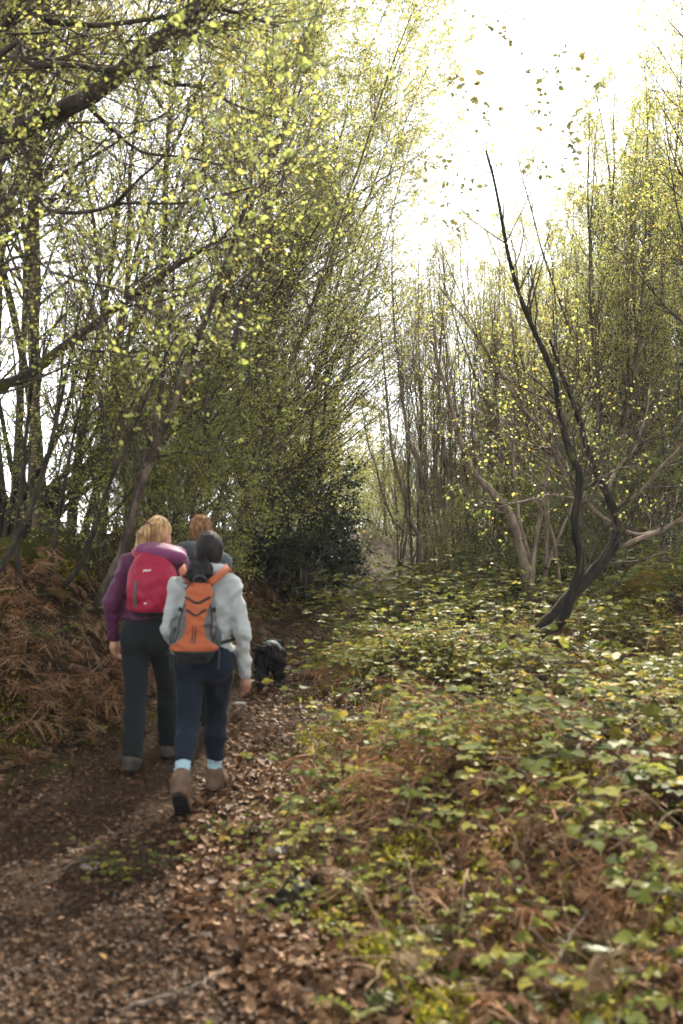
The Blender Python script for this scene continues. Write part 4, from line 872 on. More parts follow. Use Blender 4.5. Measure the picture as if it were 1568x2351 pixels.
# pale dried ferns arching along the verge and in the near tangle
DRY = [frond(740 + k, 0.5 + 0.05 * k, 0.12 + 0.03 * (k % 3), 20, 0.22, k % 2 == 1) for k in range(4)]
M['dry_fern'] = leaf_mat('dry_fern', [(0.0, (0.07, 0.04, 0.02)), (0.5, (0.15, 0.095, 0.05)), (1.0, (0.25, 0.175, 0.10))], trans=0.25, rough=0.7, spec=0.15, gain=1.2)
for m_ in DRY: m_.materials.append(M['dry_fern'])
for dx, dy, s_, lab in [(690, 1830, 0.75, 'tallest dry fern arching over the path beside the grey-hooded walker'), (740, 1890, 0.6, 'dry fern just below the tallest one on the verge'), (640, 1990, 0.5, 'dry fern behind the rotten stump'), (745, 2140, 0.5, 'pale dry fern right of the stump'), (880, 2130, 0.55, 'dry fern standing behind the bottom ferns'), (1000, 2120, 0.5, 'dry fern in the centre of the near tangle'),
                        (1130, 2200, 0.6, 'broad dry fern in the near tangle'), (960, 2290, 0.5, 'dry fern at the bottom edge near the path'), (1190, 2300, 0.55, 'dry fern at the bottom edge under the brambles'), (1330, 2230, 0.55, 'dry fern low in the right corner'), (840, 1960, 0.5, 'dry fern between verge and near tangle'), (1480, 2110, 0.55, 'dry fern at the right edge of the near tangle'), (930, 1850, 0.5, 'dry fern in the rusty bracken patch'), (1080, 1780, 0.5, 'dry fern at the back of the rusty bracken patch'), (780, 2280, 0.45, 'small dry fern on the leaf-covered path corner')]:
    x, y, _ = (lambda Y: ((dx - 784) / F_PX * Y, Y, 0))(1.52 * F_PX / (dy - 1175.5)); frond_clump('dry_fern', lab, 'fern', DRY, x, y, int(r.integers(4, 7)), r, s_ * r.uniform(0.9, 1.15), 'dry ferns on the verge', tilt=0.35)
# bracken litter matting the bank
r = np.random.default_rng(92)
n = 3200; Y = 4.5 * (20 / 4.5) ** r.random(n); X = path_l(Y) - r.uniform(-0.05, 2.8, n); keep = lown(X, Y, 1.2, 2.1) < 0.25; X, Y = X[keep], Y[keep]
Xr, Yr = field(r, 2200, 3.0, 14); kk = (Xr > path_r(Yr) + 0.2) & (lown(Xr, Yr, 1.1, 0.4) < 0.15); X = np.concatenate([X, Xr[kk]]); Y = np.concatenate([Y, Yr[kk]]); n = len(X)
g = Geo()
for v in range(3):
    me = BRK[v * 2]; vc = np.zeros(len(me.vertices) * 3); me.vertices.foreach_get('co', vc); vc = vc.reshape(-1, 3) @ ry(0.8).T; vc[:, 2] *= 0.35; vc[:, 2] -= vc[:, 2].min() + 0.02
    qs = np.array([p_.vertices[:] for p_ in me.polygons if len(p_.vertices) == 4]); ts = np.array([p_.vertices[:] for p_ in me.polygons if len(p_.vertices) == 3])
    sel = np.arange(n) % 3 == v; k_ = sel.sum(); fr = lay_frames(r, k_, 0.1, X[sel], Y[sel])
    scatter(g, vc, np.stack([X[sel], Y[sel], ground(X[sel], Y[sel]) + r.uniform(0, 0.05, k_)], -1), fr, r.uniform(0.25, 0.55, k_), np.clip(r.normal(0.45, 0.25, k_), 0, 1), TQ=qs, TT=ts)
add('bracken_litter', g.mesh('bracken_litter', False), M['bracken'], kind='stuff', label='rust-brown mat of broken bracken on bank and floor')
# fallen sticks and straw-coloured bracken stalks
M['stick'] = bark_mat('stick', (0.05, 0.038, 0.028), (0.12, 0.095, 0.07), (0.24, 0.20, 0.155), scale=20)
M['straw'] = bark_mat('straw', (0.09, 0.055, 0.03), (0.19, 0.125, 0.07), (0.30, 0.21, 0.13), scale=20)
def stick(label, pts, r0, r1, mat, seed, name='fallen_stick', fork=0, group=None):
    r = np.random.default_rng(seed); W = np.array([[x, y, gz(x, y) + h] for x, y, h in pts]); B = W[0].copy(); P = smooth_line(W - B, 18); P += r.normal(0, 0.004, P.shape)
    V, Q, T = tube_bumpy(P, np.linspace(r0, r1, 18), 7, r, 0.12); g = Geo(); g.put(V, Q, T)
    if fork:
        P2, R2 = branch_off(r, P[None], np.linspace(r0, r1, 18)[None], fork, 0.3, 0.9, 0.4, 0.9, lambda t, pl: pl * 0.3, 7, -0.02, 0.1, None, 0.6, 0.4); V, Q = tube_geo(P2, R2, 5); g.put(V, Q)
    return add(name, g.mesh(name), mat, None, None, label, 'stick', group, tuple(B))
def gp(dx, dy, h=0.0):   # pixel -> ground point (iterated on the terrain)
    Y = 1.6 * F_PX / (dy - 1175.5)
    for _ in range(12):
        X = (dx - 784) / F_PX * Y; Y = 0.5 * Y + 0.5 * (CAM_Z - gz(X, Y)) * F_PX / (dy - 1175.5)
    return (X, Y, h)
sticks = [([(430, 2065), (560, 2050), (640, 2010)], 0.010, 'thin dark stick lying across the lower path'), ([(700, 2110), (560, 2130), (420, 2170)], 0.012, 'long stick leading from the rotten stump to the path'), ([(1315, 1800), (1340, 1730), (1400, 1660)], 0.012, 'bent grey stick rising in the right-hand bracken'),
          ([(1180, 1650), (1260, 1600), (1340, 1590)], 0.011, 'grey twig lying in front of the leaning tree'), ([(930, 1545), (990, 1510), (1050, 1500)], 0.014, 'dark fallen branch in the moss beyond the dog'), ([(1040, 1700), (980, 1670), (900, 1700)], 0.010, 'pale stick in the yellow moss right of the path'),
          ([(860, 1690), (800, 1720), (760, 1760)], 0.010, 'forked twig at the path edge'), ([(1150, 1900), (1260, 1860), (1360, 1840)], 0.010, 'pale stick under the near right brambles'), ([(280, 2330), (420, 2340), (520, 2290)], 0.008, 'thin stick on the path at the bottom edge'),
          ([(640, 1690), (700, 1750), (725, 1810)], 0.010, 'curved bare stem by the path next to the walking woman'), ([(740, 1500), (700, 1520), (640, 1545)], 0.016, 'mossy root stick right of the dog'), ([(60, 2060), (150, 2040), (190, 2020)], 0.006, 'small twig on the dim lower path'),
          ([(180, 1570), (120, 1500), (60, 1495)], 0.010, 'broken pale stalk on the left bank'), ([(1540, 1990), (1450, 2060), (1400, 2160)], 0.010, 'long thin stick at the right edge of the foreground'), ([(1230, 2330), (1310, 2210), (1370, 2130)], 0.011, 'grey forked stick in the bottom right corner')]
for i, (pts, rr, lab) in enumerate(sticks):
    stick(lab, [gp(*p, h=0.02 + 0.08 * (0 < k) * (dxr := 1) * (i % 3 == 2)) for k, p in enumerate(pts)], rr, rr * 0.5, M['stick'], i, fork=2 if i % 2 else 1, group='fallen sticks')
r = np.random.default_rng(93)
_ysl = sorted(r.uniform(5.8, 11, 30)); _ysr = sorted(3.3 * (9 / 3.3) ** r.random(45))
for i in range(75):
    lft = i < 30
    y = _ysl[i] if lft else _ysr[i - 30]; x = path_l(y) - r.uniform(0.2, 1.9) if lft else path_r(y) + r.uniform(0.1, 0.34 * y - path_r(y))
    a = r.uniform(0, 6.28); L = r.uniform(0.3, 0.75); h = r.uniform(0.08, 0.45)
    o = stick(f'straw-coloured bracken stalk {"on the left bank" if lft else "among the brambles right of the path"}, {ordinal((i if lft else i - 30) + 1)} of its kind', [(x, y, 0.0), (x + L * 0.5 * math.cos(a), y + L * 0.5 * math.sin(a), h), (x + L * math.cos(a), y + L * math.sin(a), h * r.uniform(0.2, 1.2))], 0.005, 0.002, M['straw'], 200 + i, 'bracken_stalk', 0, 'bracken stalks')
    zz_ = ('leaning ' if h > 0.25 else 'fallen ') + f'straw-coloured bracken stalk {"on the left bank" if lft else "among the right-hand brambles"}'; zc[zz_] = zc.get(zz_, 0) + 1; o['label'] = zz_ + f', {ordinal(zc[zz_])} nearest of them'; o['group'] = ('leaning ' if h > 0.25 else 'fallen ') + f'bracken stalks {"left" if lft else "right"}'
# mossy boulders on the bank crest
def boulder(name, label, x, y, rad, seed, mat, group=None, cat='boulder', sink=0.35, h=0.03):
    R3 = np.array(rad); f0 = ell((0, 0, 0), R3)
    f = lambda p: f0(p) + 0.16 * rad[0] * vnoise(p, 2.2 / rad[0], seed) + 0.05 * rad[0] * vnoise(p, 7.0 / rad[0], seed + 1)
    V, Q = nets(f, -R3 * 1.5, R3 * 1.5, h * max(rad) / 0.3); return add(name, make_mesh(name, V, [Q]), mat, None, None, label, cat, group, (x, y, gz(x, y) + rad[2] * (1 - 2 * sink)))
def moss_mat(name, c0, c1, stone, cover):
    m, nt, out = mat_new(name); n1 = noise(nt, 45, 5, 0.7); n2 = noise(nt, 3.0, 3, 0.6)
    mc = ramp(nt, [(0.3, c0), (0.7, c1)], n1); geo = nt.nodes.new('ShaderNodeNewGeometry'); sx = nt.nodes.new('ShaderNodeSeparateXYZ'); nt.links.new(geo.outputs['Normal'], sx.inputs[0])
    f = ramp(nt, [(0.45 - cover, (0, 0, 0)), (0.6 - cover, (1, 1, 1))], n2)
    principled(nt, out, mixc(nt, f, stone, mc), 0.95, 0.08, bump(nt, n1, 1.0, 0.03)); return m
M['mossrock'] = moss_mat('mossrock', (0.018, 0.02, 0.006), (0.085, 0.088, 0.014), (0.06, 0.055, 0.045), 0.2)
M['mossgold'] = moss_mat('mossgold', (0.06, 0.04, 0.008), (0.20, 0.13, 0.018), (0.07, 0.05, 0.03), 0.2)
bould = [(15, 1335, 9.8, (0.26, 0.3, 0.2), 'round moss-covered boulder at the left edge above the bracken'), (60, 1270, 12.5, (0.5, 0.4, 0.33), 'largest mossy boulder under the dark many-stemmed stool'), (120, 1300, 11.8, (0.3, 0.3, 0.2), 'mossy boulder right of the largest one'), (185, 1315, 11.2, (0.33, 0.3, 0.2), 'low mossy boulder behind the bent stem'), (285, 1290, 13.2, (0.36, 0.3, 0.22), 'mossy boulder below the fence posts'), (20, 1250, 13.0, (0.4, 0.4, 0.3), 'mossy boulder furthest back at the left edge')]
for i, (dx, dy, Y, rad, lab) in enumerate(bould):
    p = px(dx, dy, Y); boulder('mossy_boulder', lab, p[0], p[1], rad, 10 + i, M['mossrock'], 'mossy boulders on the bank crest')
p = px(1480, 1335, 13.4); boulder('mossy_mound', 'golden moss-covered hummock on the mound at the right', p[0], p[1], (0.3, 0.3, 0.22), 40, M['mossgold'], None, 'hummock')
M['stone'] = plain('stone', (0.20, 0.19, 0.165), 0.85, 0.2, 0.4, 14, 0.5)
for i, (dx, dy, rad, lab) in enumerate([(545, 1622, (0.075, 0.06, 0.035), 'pale stone on the path behind the dog'), (205, 1995, (0.05, 0.05, 0.02), 'flat grey stone in the lower path'), (520, 2062, (0.045, 0.04, 0.018), 'small grey pebble on the lower path'), (655, 1965, (0.09, 0.06, 0.04), 'pale rounded stone at the path edge by the stump')]):
    x, y, _ = gp(dx, dy); boulder('path_stone', lab, x, y, rad, 60 + i, M['stone'], 'stones on the path', 'stone', 0.3, 0.05)
# rotten mossy stump and roots at the path edge
x, y, _ = gp(655, 2095)
f0 = blend([cone((0, 0, -0.06), (0.02, 0.03, 0.07), 0.085, 0.06), cone((0, 0, 0.03), (-0.34, -0.16, -0.04), 0.045, 0.016), cone((0.02, 0.03, 0.05), (0.30, 0.26, 0.10), 0.05, 0.014), cone((0, 0, 0.03), (0.22, -0.22, -0.03), 0.045, 0.014), cone((-0.02, 0.02, 0.05), (-0.20, 0.25, 0.0), 0.04, 0.014), cone((0.0, 0.03, 0.06), (0.06, 0.10, 0.17), 0.03, 0.008), cone((-0.03, 0.0, 0.06), (-0.07, -0.02, 0.12), 0.025, 0.008)], 0.035)
V, Q = nets(lambda p: f0(p) + 0.011 * vnoise(p, 55, 5) + 0.006 * vnoise(p, 130, 9), (-0.42, -0.34, -0.12), (0.40, 0.36, 0.22), 0.011)
st_ = thing('rotten_stump', 'dark rotten mossy stump with spread roots beside the path', 'stump', (x, y, gz(x, y) - 0.03), 0.3)
add('trunk', make_mesh('trunk', V, [Q]), M['bark_moss'], st_)
# fence posts on the skyline
M['post'] = bark_mat('post', (0.02, 0.018, 0.016), (0.05, 0.045, 0.04), (0.10, 0.09, 0.08), scale=12, stretch=(1, 1, 0.1))
for dx, top_, Y, lab in [(238, 1222, 16.5, 'taller weathered fence post on the bank skyline'), (264, 1237, 17.0, 'shorter weathered fence post on the bank skyline')]:
    p = px(dx, top_, Y); z0 = gz(p[0], p[1]) - 0.2; H = max(p[2] - z0, 0.5)
    P = np.array([[0, 0, 0], [0.0, 0, H * 0.5], [0.01, 0, H * 0.96], [0.01, 0, H]]); V, Q, T = tube_bumpy(P, np.array([0.05, 0.048, 0.047, 0.035]), 8, np.random.default_rng(1), 0.08); g = Geo(); g.put(V, Q, T)
    add('fence_post', g.mesh('fence_post', False), M['post'], None, None, lab, 'post', 'fence posts', (p[0], p[1], z0))
# ------------------------------------------------------------------ people, packs, dog
def skin_mat(name, col):
    m, nt, out = mat_new(name); n1 = noise(nt, 60, 3); c = ramp(nt, [(0.3, tuple(x * 0.88 for x in col)), (0.7, tuple(min(1, x * 1.1) for x in col))], n1)
    p = principled(nt, out, c, 0.5, 0.35); p.inputs['Subsurface Weight'].default_value = 0.08; p.inputs['Subsurface Radius'].default_value = (0.01, 0.004, 0.002); return m
def cloth(name, col, rough=0.85, sheen=0.15, scale=180, bstr=0.25, var=0.12):
    m, nt, out = mat_new(name); n1 = noise(nt, scale, 3, 0.7); n2 = noise(nt, 6, 3, 0.5)
    c = ramp(nt, [(0.3, tuple(x * (1 - var) for x in col)), (0.7, tuple(min(1, x * (1 + var)) for x in col))], mathn(nt, 'ADD', mathn(nt, 'MULTIPLY', n1, 0.5), mathn(nt, 'MULTIPLY', n2, 0.5)))
    principled(nt, out, c, rough, 0.2, bump(nt, n1, bstr, 0.003), sheen); return m
def hair_mat(name, c0, c1):
    m, nt, out = mat_new(name); n1 = noise(nt, 55, 4, 0.6, stretch=(1, 1, 0.12)); c = ramp(nt, [(0.35, c0), (0.65, c1)], n1)
    principled(nt, out, c, 0.6, 0.25, bump(nt, n1, 1.0, 0.015)); return m
M['skin'] = skin_mat('skin', (0.42, 0.22, 0.15)); M['skin_tan'] = skin_mat('skin_tan', (0.26, 0.13, 0.085))
M['eye_white'] = plain('eye_white', (0.7, 0.68, 0.65), 0.3, 0.5, 0.02); M['iris'] = plain('iris', (0.05, 0.035, 0.025), 0.3, 0.5, 0.1); M['lip'] = plain('lip', (0.32, 0.11, 0.09), 0.5, 0.4, 0.1)
M['grey_fleece'] = cloth('grey_fleece', (0.30, 0.315, 0.305)); M['navy'] = cloth('navy', (0.006, 0.0105, 0.019), 0.85, 0.03); M['sock'] = cloth('sock', (0.27, 0.40, 0.45), scale=320, bstr=0.6)
M['purple'] = cloth('purple', (0.070, 0.014, 0.044), 0.65, 0.08); M['purple_hood'] = cloth('purple_hood', (0.13, 0.027, 0.085), 0.65, 0.12); M['charcoal'] = cloth('charcoal', (0.009, 0.012, 0.0135), 0.9, 0.03); M['blue_grey'] = cloth('blue_grey', (0.045, 0.06, 0.067))
M['pack_orange'] = cloth('pack_orange', (0.30, 0.074, 0.027), 0.6, 0.05, 260); M['pack_grey'] = cloth('pack_grey', (0.085, 0.085, 0.08), 0.65, 0.05, 260); M['pack_black'] = cloth('pack_black', (0.014, 0.015, 0.016), 0.6, 0.05, 260)
M['pack_red'] = cloth('pack_red', (0.25, 0.009, 0.032), 0.55, 0.05, 260); M['pack_dark'] = cloth('pack_dark', (0.035, 0.042, 0.048), 0.6, 0.05, 260); M['pale_mark'] = plain('pale_mark', (0.6, 0.55, 0.52), 0.5, 0.3, 0.05)
M['boot_brown'] = plain('boot_brown', (0.115, 0.068, 0.040), 0.65, 0.3, 0.35, 25, 0.3); M['boot_grey'] = plain('boot_grey', (0.055, 0.045, 0.037), 0.7, 0.25, 0.35, 25, 0.3); M['rubber'] = plain('rubber', (0.010, 0.0095, 0.009), 0.7, 0.25, 0.3, 40, 0.3)
M['hair_dark'] = hair_mat('hair_dark', (0.003, 0.0025, 0.002), (0.014, 0.010, 0.008)); M['hair_blonde'] = hair_mat('hair_blonde', (0.13, 0.065, 0.024), (0.50, 0.31, 0.14)); M['hair_ginger'] = hair_mat('hair_ginger', (0.07, 0.03, 0.011), (0.33, 0.17, 0.07))
M['dog_fur'] = hair_mat('dog_fur', (0.003, 0.003, 0.003), (0.011, 0.0105, 0.010)); M['harness'] = plain('harness', (0.10, 0.13, 0.14), 0.5, 0.4, 0.15)
V3 = lambda *a: np.array(a, float)
def lerp(a, b, t): return np.asarray(a, float) + (np.asarray(b, float) - np.asarray(a, float)) * t
def bounds(pts, pad): p = np.array(pts); return p.min(0) - pad, p.max(0) + pad
def piece(name, f, lo, hi, h, mat, parent, band=0.03):
    V, Q = nets(f, lo, hi, h, band); return add(name, make_mesh(name, V, [Q]), mat, parent)
def hand_parts(w, down, thumb, fwd):
    down = norm(V3(*down)); thumb = norm(V3(*thumb)); fwd = norm(V3(*fwd)); out = [cone(w, w + down * 0.085, 0.026, 0.030), cone(w + down * 0.06 - thumb * 0.02, w + down * 0.06 + thumb * 0.02, 0.022, 0.022)]; fin = []
    for i, (o, L) in enumerate(((0.028, 0.070), (0.009, 0.078), (-0.010, 0.072), (-0.028, 0.056))):
        b = w + down * 0.085 + thumb * o; m_ = b + norm(down * 0.95 + fwd * 0.3) * L * 0.5; e = m_ + norm(down * 0.7 + fwd * 0.7) * L * 0.5
        fin += [cone(b, m_, 0.0090, 0.0082), cone(m_, e, 0.0082, 0.0068)]
    b = w + down * 0.025 + thumb * 0.026; m_ = b + norm(down * 0.7 + thumb * 0.65 + fwd * 0.3) * 0.042; e = m_ + norm(down * 0.9 + thumb * 0.1 + fwd * 0.5) * 0.034
    fin += [cone(b, m_, 0.012, 0.010), cone(m_, e, 0.010, 0.008)]
    return out, fin
def person(name, label, loc, J, skin, hair, garments):
    """J: joints in metres. Body: one continuous surface. garments: list of callables(person, J)"""
    t = thing(name, label, 'person', loc)
    hc, yaw = J['head'], J.get('yaw', 0.0); Rm = rz(yaw)
    loc_ = lambda *v: hc + Rm @ V3(*v)
    sc = J.get('hs', 1.0)
    head = [ell(hc, (0.074 * sc, 0.092 * sc, 0.108 * sc), Rm), ell(loc_(0, 0.035, -0.06), (0.056, 0.062, 0.062), Rm), cone(loc_(0, 0.085, 0.0), loc_(0, 0.106, -0.032), 0.009, 0.014), cone(loc_(-0.02, 0.082, -0.066), loc_(0.02, 0.082, -0.066), 0.009, 0.009), cone(loc_(-0.035, 0.078, 0.022), loc_(0.035, 0.078, 0.022), 0.012, 0.012)]
    ears = [ell(loc_(s * 0.077, -0.008, -0.012), (0.012, 0.022, 0.032), Rm) for s in (-1, 1)]
    sh = (J['shL'] + J['shR']) / 2
    tor = [cone(J['pelvis'], J['waist'], 0.135, 0.115, (1, 0.72, 1)), cone(J['waist'], sh + V3(0, 0, -0.12), 0.115, 0.135, (1, 0.68, 1)), cone(J['shL'] + V3(0.03, 0, -0.03), J['shR'] + V3(-0.03, 0, -0.03), 0.042, 0.042), cone(sh + V3(0, 0, -0.01), hc + V3(0, -0.005, -0.06), 0.052, 0.048)]
    lim = []; fin = []
    for s in 'LR':
        tor += [cone(J['sh' + s], J['el' + s], 0.036, 0.030), cone(J['el' + s], J['wr' + s], 0.030, 0.023), cone(J['hip' + s], J['kn' + s], 0.078, 0.048), cone(J['kn' + s], lerp(J['kn' + s], J['an' + s], 0.35) + V3(0, -0.012, 0), 0.046, 0.05), cone(lerp(J['kn' + s], J['an' + s], 0.35) + V3(0, -0.012, 0), J['an' + s], 0.05, 0.032), cone(J['an' + s], lerp(J['heel' + s], J['toe' + s], 0.75) + V3(0, 0, 0.035), 0.03, 0.02)]
        side = 1.0 if s == 'L' else -1.0
        hp, fi = hand_parts(J['wr' + s], J.get('hd' + s, V3(0, 0.15, -1)), V3(side * 0.25, 1, 0), V3(side * 0.9, 0.3, 0)); lim += hp; fin += fi
    body = blend(head + tor + lim, 0.025); fb = blend(fin, 0.004); eb = blend(ears, 0.005)
    full = lambda p: np.minimum(smin(body(p), eb(p), 0.008), fb(p))
    lo, hi = bounds([v for v in J.values() if isinstance(v, np.ndarray)], 0.22)
    piece('body', full, lo, hi, 0.0065, skin, t)
    for s in (-1, 1):
        e = piece('eye', ell(loc_(s * 0.031, 0.078, 0.002), (0.013, 0.013, 0.010), Rm), loc_(s * 0.031, 0.078, 0.002) - 0.02, loc_(s * 0.031, 0.078, 0.002) + 0.02, 0.005, M['eye_white'], t, 0.01)
        piece('iris', ell(loc_(s * 0.031, 0.087, 0.002), (0.006, 0.006, 0.006), Rm), loc_(s * 0.031, 0.087, 0.002) - 0.012, loc_(s * 0.031, 0.087, 0.002) + 0.012, 0.003, M['iris'], e, 0.01)
    piece('mouth', cone(loc_(-0.02, 0.088, -0.066), loc_(0.02, 0.088, -0.066), 0.006, 0.006), loc_(0, 0.088, -0.066) - 0.04, loc_(0, 0.088, -0.066) + 0.04, 0.004, M['lip'], t, 0.01)
    for gfun in garments: gfun(t, J, loc_, Rm)
    return t
def jacket(mat, hem, puff=0.0, sleeve=0.055, cuff=0.036, wr=0.006, fr=26, seed=1, collar=True, quilt=0.0, name='jacket', loose=0.0):
    def make(t, J, L_, Rm):
        sh = (J['shL'] + J['shR']) / 2
        fs = [cone(lerp(sh, J['head'], 0.25), J['shL'] + V3(0.02, 0, 0.0), 0.06, 0.058), cone(lerp(sh, J['head'], 0.25), J['shR'] + V3(-0.02, 0, 0.0), 0.06, 0.058), cone(J['pelvis'] + V3(0, 0, 0.03), J['waist'], 0.172 + puff + loose, 0.150 + puff + loose, (1, 0.74, 1)), cone(J['waist'], sh + V3(0, 0, -0.11), 0.150 + puff + loose, 0.172 + puff, (1, 0.70, 1)), cone(J['shL'] + V3(0.03, 0, -0.02), J['shR'] + V3(-0.03, 0, -0.02), 0.066 + puff * 0.5, 0.066 + puff * 0.5)]
        if collar: fs.append(cone(sh + V3(0, 0, 0.0), lerp(sh, J['head'], 0.42), 0.075, 0.063))
        arms = []
        for s in 'LR':
            arms += [cone(J['sh' + s], J['el' + s], 0.054 + puff * 0.6, sleeve + puff * 0.4), cone(J['el' + s], lerp(J['el' + s], J['wr' + s], 0.94), sleeve + puff * 0.4, cuff + puff * 0.2)]
        tf = blend(fs, 0.05); af = blend(arms, 0.03)
        def f(p):
            a = tf(p); hm = hem - p[:, 2] + 0.006 * np.sin(p[:, 0] * 30)
            a = np.maximum(a, hm)
            d = smin(a, af(p), 0.025)
            w_ = 0.03 * np.stack([vnoise(p, 9, seed + 5), vnoise(p, 9, seed + 6), vnoise(p, 9, seed + 7)], -1)
            d = d + wr * np.clip(2.4 * np.abs(vnoise(p + w_, fr * 0.5, seed)) - 0.9, -1, 0.9) + 0.35 * wr * vnoise(p + w_, fr * 1.3, seed + 3)
            if not quilt:
                for s in 'LR':
                    for tt, am in ((0.82, 0.006), (0.95, 0.007)):
                        c_ = lerp(J['sh' + s], J['el' + s], tt).astype(np.float32); ax = (norm(J['el' + s] - J['sh' + s]) + V3(0.5 if s == 'L' else -0.5, 0.2, 0.25)).astype(np.float32); q_ = p - c_
                        d = d + am * np.exp(-((q_ @ ax) / 0.010) ** 2 - (q_ * q_).sum(1) / 0.006)
                d = d + 0.004 * np.sin((p[:, 0] * (1 if seed % 2 else -1) * 0.8 + p[:, 2]) * 75 + 3 * vnoise(p, 8, seed)) * np.exp(-((p[:, 2] - hem - 0.10) / 0.07) ** 2)
            if quilt: d = d + quilt * (np.abs(np.sin(p[:, 2] * 52)) ** 0.5 - 0.7)
            return d
        lo, hi = bounds([J[k] for k in ('shL', 'shR', 'elL', 'elR', 'wrL', 'wrR', 'pelvis', 'waist')] + [lerp(sh, J['head'], 0.5)], 0.22)
        lo[2] = min(lo[2], hem - 0.03)
        j = piece(name, f, lo, hi, 0.0075, mat, t)
        for s in 'LR':
            c = lerp(J['el' + s], J['wr' + s], 0.93); e = lerp(J['el' + s], J['wr' + s], 1.0); piece('cuff', cone(c, e, cuff * 0.92, cuff * 0.90), *bounds([c, e], 0.07), 0.006, mat, j, 0.01)
        zf = cone(V3(J['pelvis'][0], 0.20, hem + 0.02), V3(sh[0], 0.19, sh[2] - 0.05), 0.004, 0.004); piece('zip', zf, *bounds([V3(J['pelvis'][0], 0.20, hem), V3(sh[0], 0.19, sh[2])], 0.03), 0.006, M['pack_black'], j, 0.01)
    return make
def trousers(mat, top, fit=0.0, hemL=0.1, hemR=0.1, wr=0.004, seed=4, straight=False, name='trousers'):
    def make(t, J, L_, Rm):
        fs = [cone(J['pelvis'] + V3(0, -0.01, 0.0), J['waist'] + V3(0, 0, -0.06), 0.158 + fit, 0.132 + fit, (1, 0.78, 1))]
        for s in 'LR': fs += [ell(J['hip' + s] + V3(0, -0.055, -0.01), (0.095 + fit, 0.085 + fit, 0.105 + fit))]
        tf = blend(fs, 0.05); legs = []
        for s in 'LR':
            mid = lerp(J['kn' + s], J['an' + s], 0.32) + V3(0, -0.016, 0); r = (0.098 + fit, 0.064 + fit, 0.064 + fit, (0.058 if straight else 0.042) + fit)
            legs.append(blend([cone(J['hip' + s], J['kn' + s], r[0], r[1]), cone(J['kn' + s], mid, r[1], r[2]), cone(mid, lerp(J['kn' + s], J['an' + s], 0.98), r[2], r[3])], 0.03))
        hz_ = {'L': hemL, 'R': hemR}
        def f(p):
            d = np.maximum(tf(p), p[:, 2] - top)
            for s, lf in zip('LR', legs):
                ax = norm(J['an' + s] - J['kn' + s]).astype(np.float32); e = lerp(J['kn' + s], J['an' + s], hz_[s]).astype(np.float32)
                d = smin(d, np.maximum(lf(p), (p - e) @ ax), 0.03)
            return d + wr * (2.2 * np.abs(vnoise(p, 20, seed)) - 0.8)
        piece(name, f, *bounds([J[k] for k in ('hipL', 'hipR', 'knL', 'knR', 'anL', 'anR', 'pelvis', 'waist')], 0.2), 0.0075, mat, t)
    return make
def boots(mat, high=0.09, sock=None, sock_top=0.2):
    def make(t, J, L_, Rm):
        for s in 'LR':
            an, toe, heel = J['an' + s], J['toe' + s], J['heel' + s]; up = norm(J['kn' + s] - an); ftd = norm(toe - heel)
            nn = norm(np.cross(np.cross(ftd, up), ftd)); top = an + up * high * 0.8
            f0 = blend([cone(heel + nn * 0.042 + ftd * 0.035, an, 0.043, 0.050), cone(an, an + up * high * 0.6, 0.050, 0.051), cone(heel + nn * 0.035 + ftd * 0.03, toe + nn * 0.032 - ftd * 0.045, 0.042, 0.042, (1, 1, 1)), cone(an + up * 0.0 + ftd * 0.02, toe + nn * 0.04 - ftd * 0.06, 0.044, 0.038)], 0.03)
            hh, nf = heel.astype(np.float32), nn.astype(np.float32)
            f = lambda p, f0=f0, hh=hh, nf=nf: np.maximum(f0(p) + 0.0015 * vnoise(p, 70, 3), 0.018 - (p - hh) @ nf)
            b = piece('boot', f, *bounds([an, toe, heel, top], 0.10), 0.006, mat, t, 0.02)
            g0 = blend([cone(heel + nn * 0.008 + ftd * 0.04, toe + nn * 0.008 - ftd * 0.05, 0.041, 0.046)], 0.01)
            fs = lambda p, g0=g0, hh=hh, nf=nf: np.maximum(np.maximum(g0(p), (p - hh) @ nf - 0.019), -((p - hh) @ nf) - 0.006 + 0.004 * (np.sin((p - hh) @ ftd.astype(np.float32) * 190) > 0))
            piece('sole', fs, *bounds([toe, heel], 0.08), 0.006, M['rubber'], b, 0.02)
            if sock is not None:
                a = an + up * 0.02; e = lerp(an, J['kn' + s], sock_top); piece('sock', lambda p, c_=cone(a, e, 0.043, 0.046): c_(p) + 0.003 * vnoise(p * np.array([1, 1, 2.5], np.float32), 60, 8), *bounds([a, e], 0.08), 0.006, sock, t, 0.02)
    return make
def ribbon(pts, w, th, out_c, n=24):
    """flat strap along pts, its face turned away from the axis point out_c(z)"""
    P = smooth_line(pts, n); T = norm(np.gradient(P, axis=0)); O = norm(P - np.array([out_c(p) for p in P])); S = norm(np.cross(T, O)); O = np.cross(S, T)
    V = np.stack([P + S * w / 2, P - S * w / 2, P - S * w / 2 + O * th, P + S * w / 2 + O * th], 1).reshape(-1, 3); i = np.arange(n - 1)[:, None] * 4
    Q = np.concatenate([i + np.array([[a, (a + 1) % 4, 4 + (a + 1) % 4, 4 + a]]) for a in range(4)]); Q = np.concatenate([Q, [[3, 2, 1, 0], [4 * n - 4, 4 * n - 3, 4 * n - 2, 4 * n - 1]]]); return V, Q
def strap(parent, pts, w, th, mat, oc, name='strap'):
    V, Q = ribbon(pts, w, th, oc); return add(name, make_mesh(name, V, [Q], smooth=False), mat, parent)
def cord(parent, name, pts, rad, mat, n=24):
    P = smooth_line(pts, n); V, Q, T = tube_bumpy(P, np.full(n, rad), 7, np.random.default_rng(1), 0.0); g = Geo(); g.put(V, Q, T); return add(name, g.mesh(name), mat, parent)

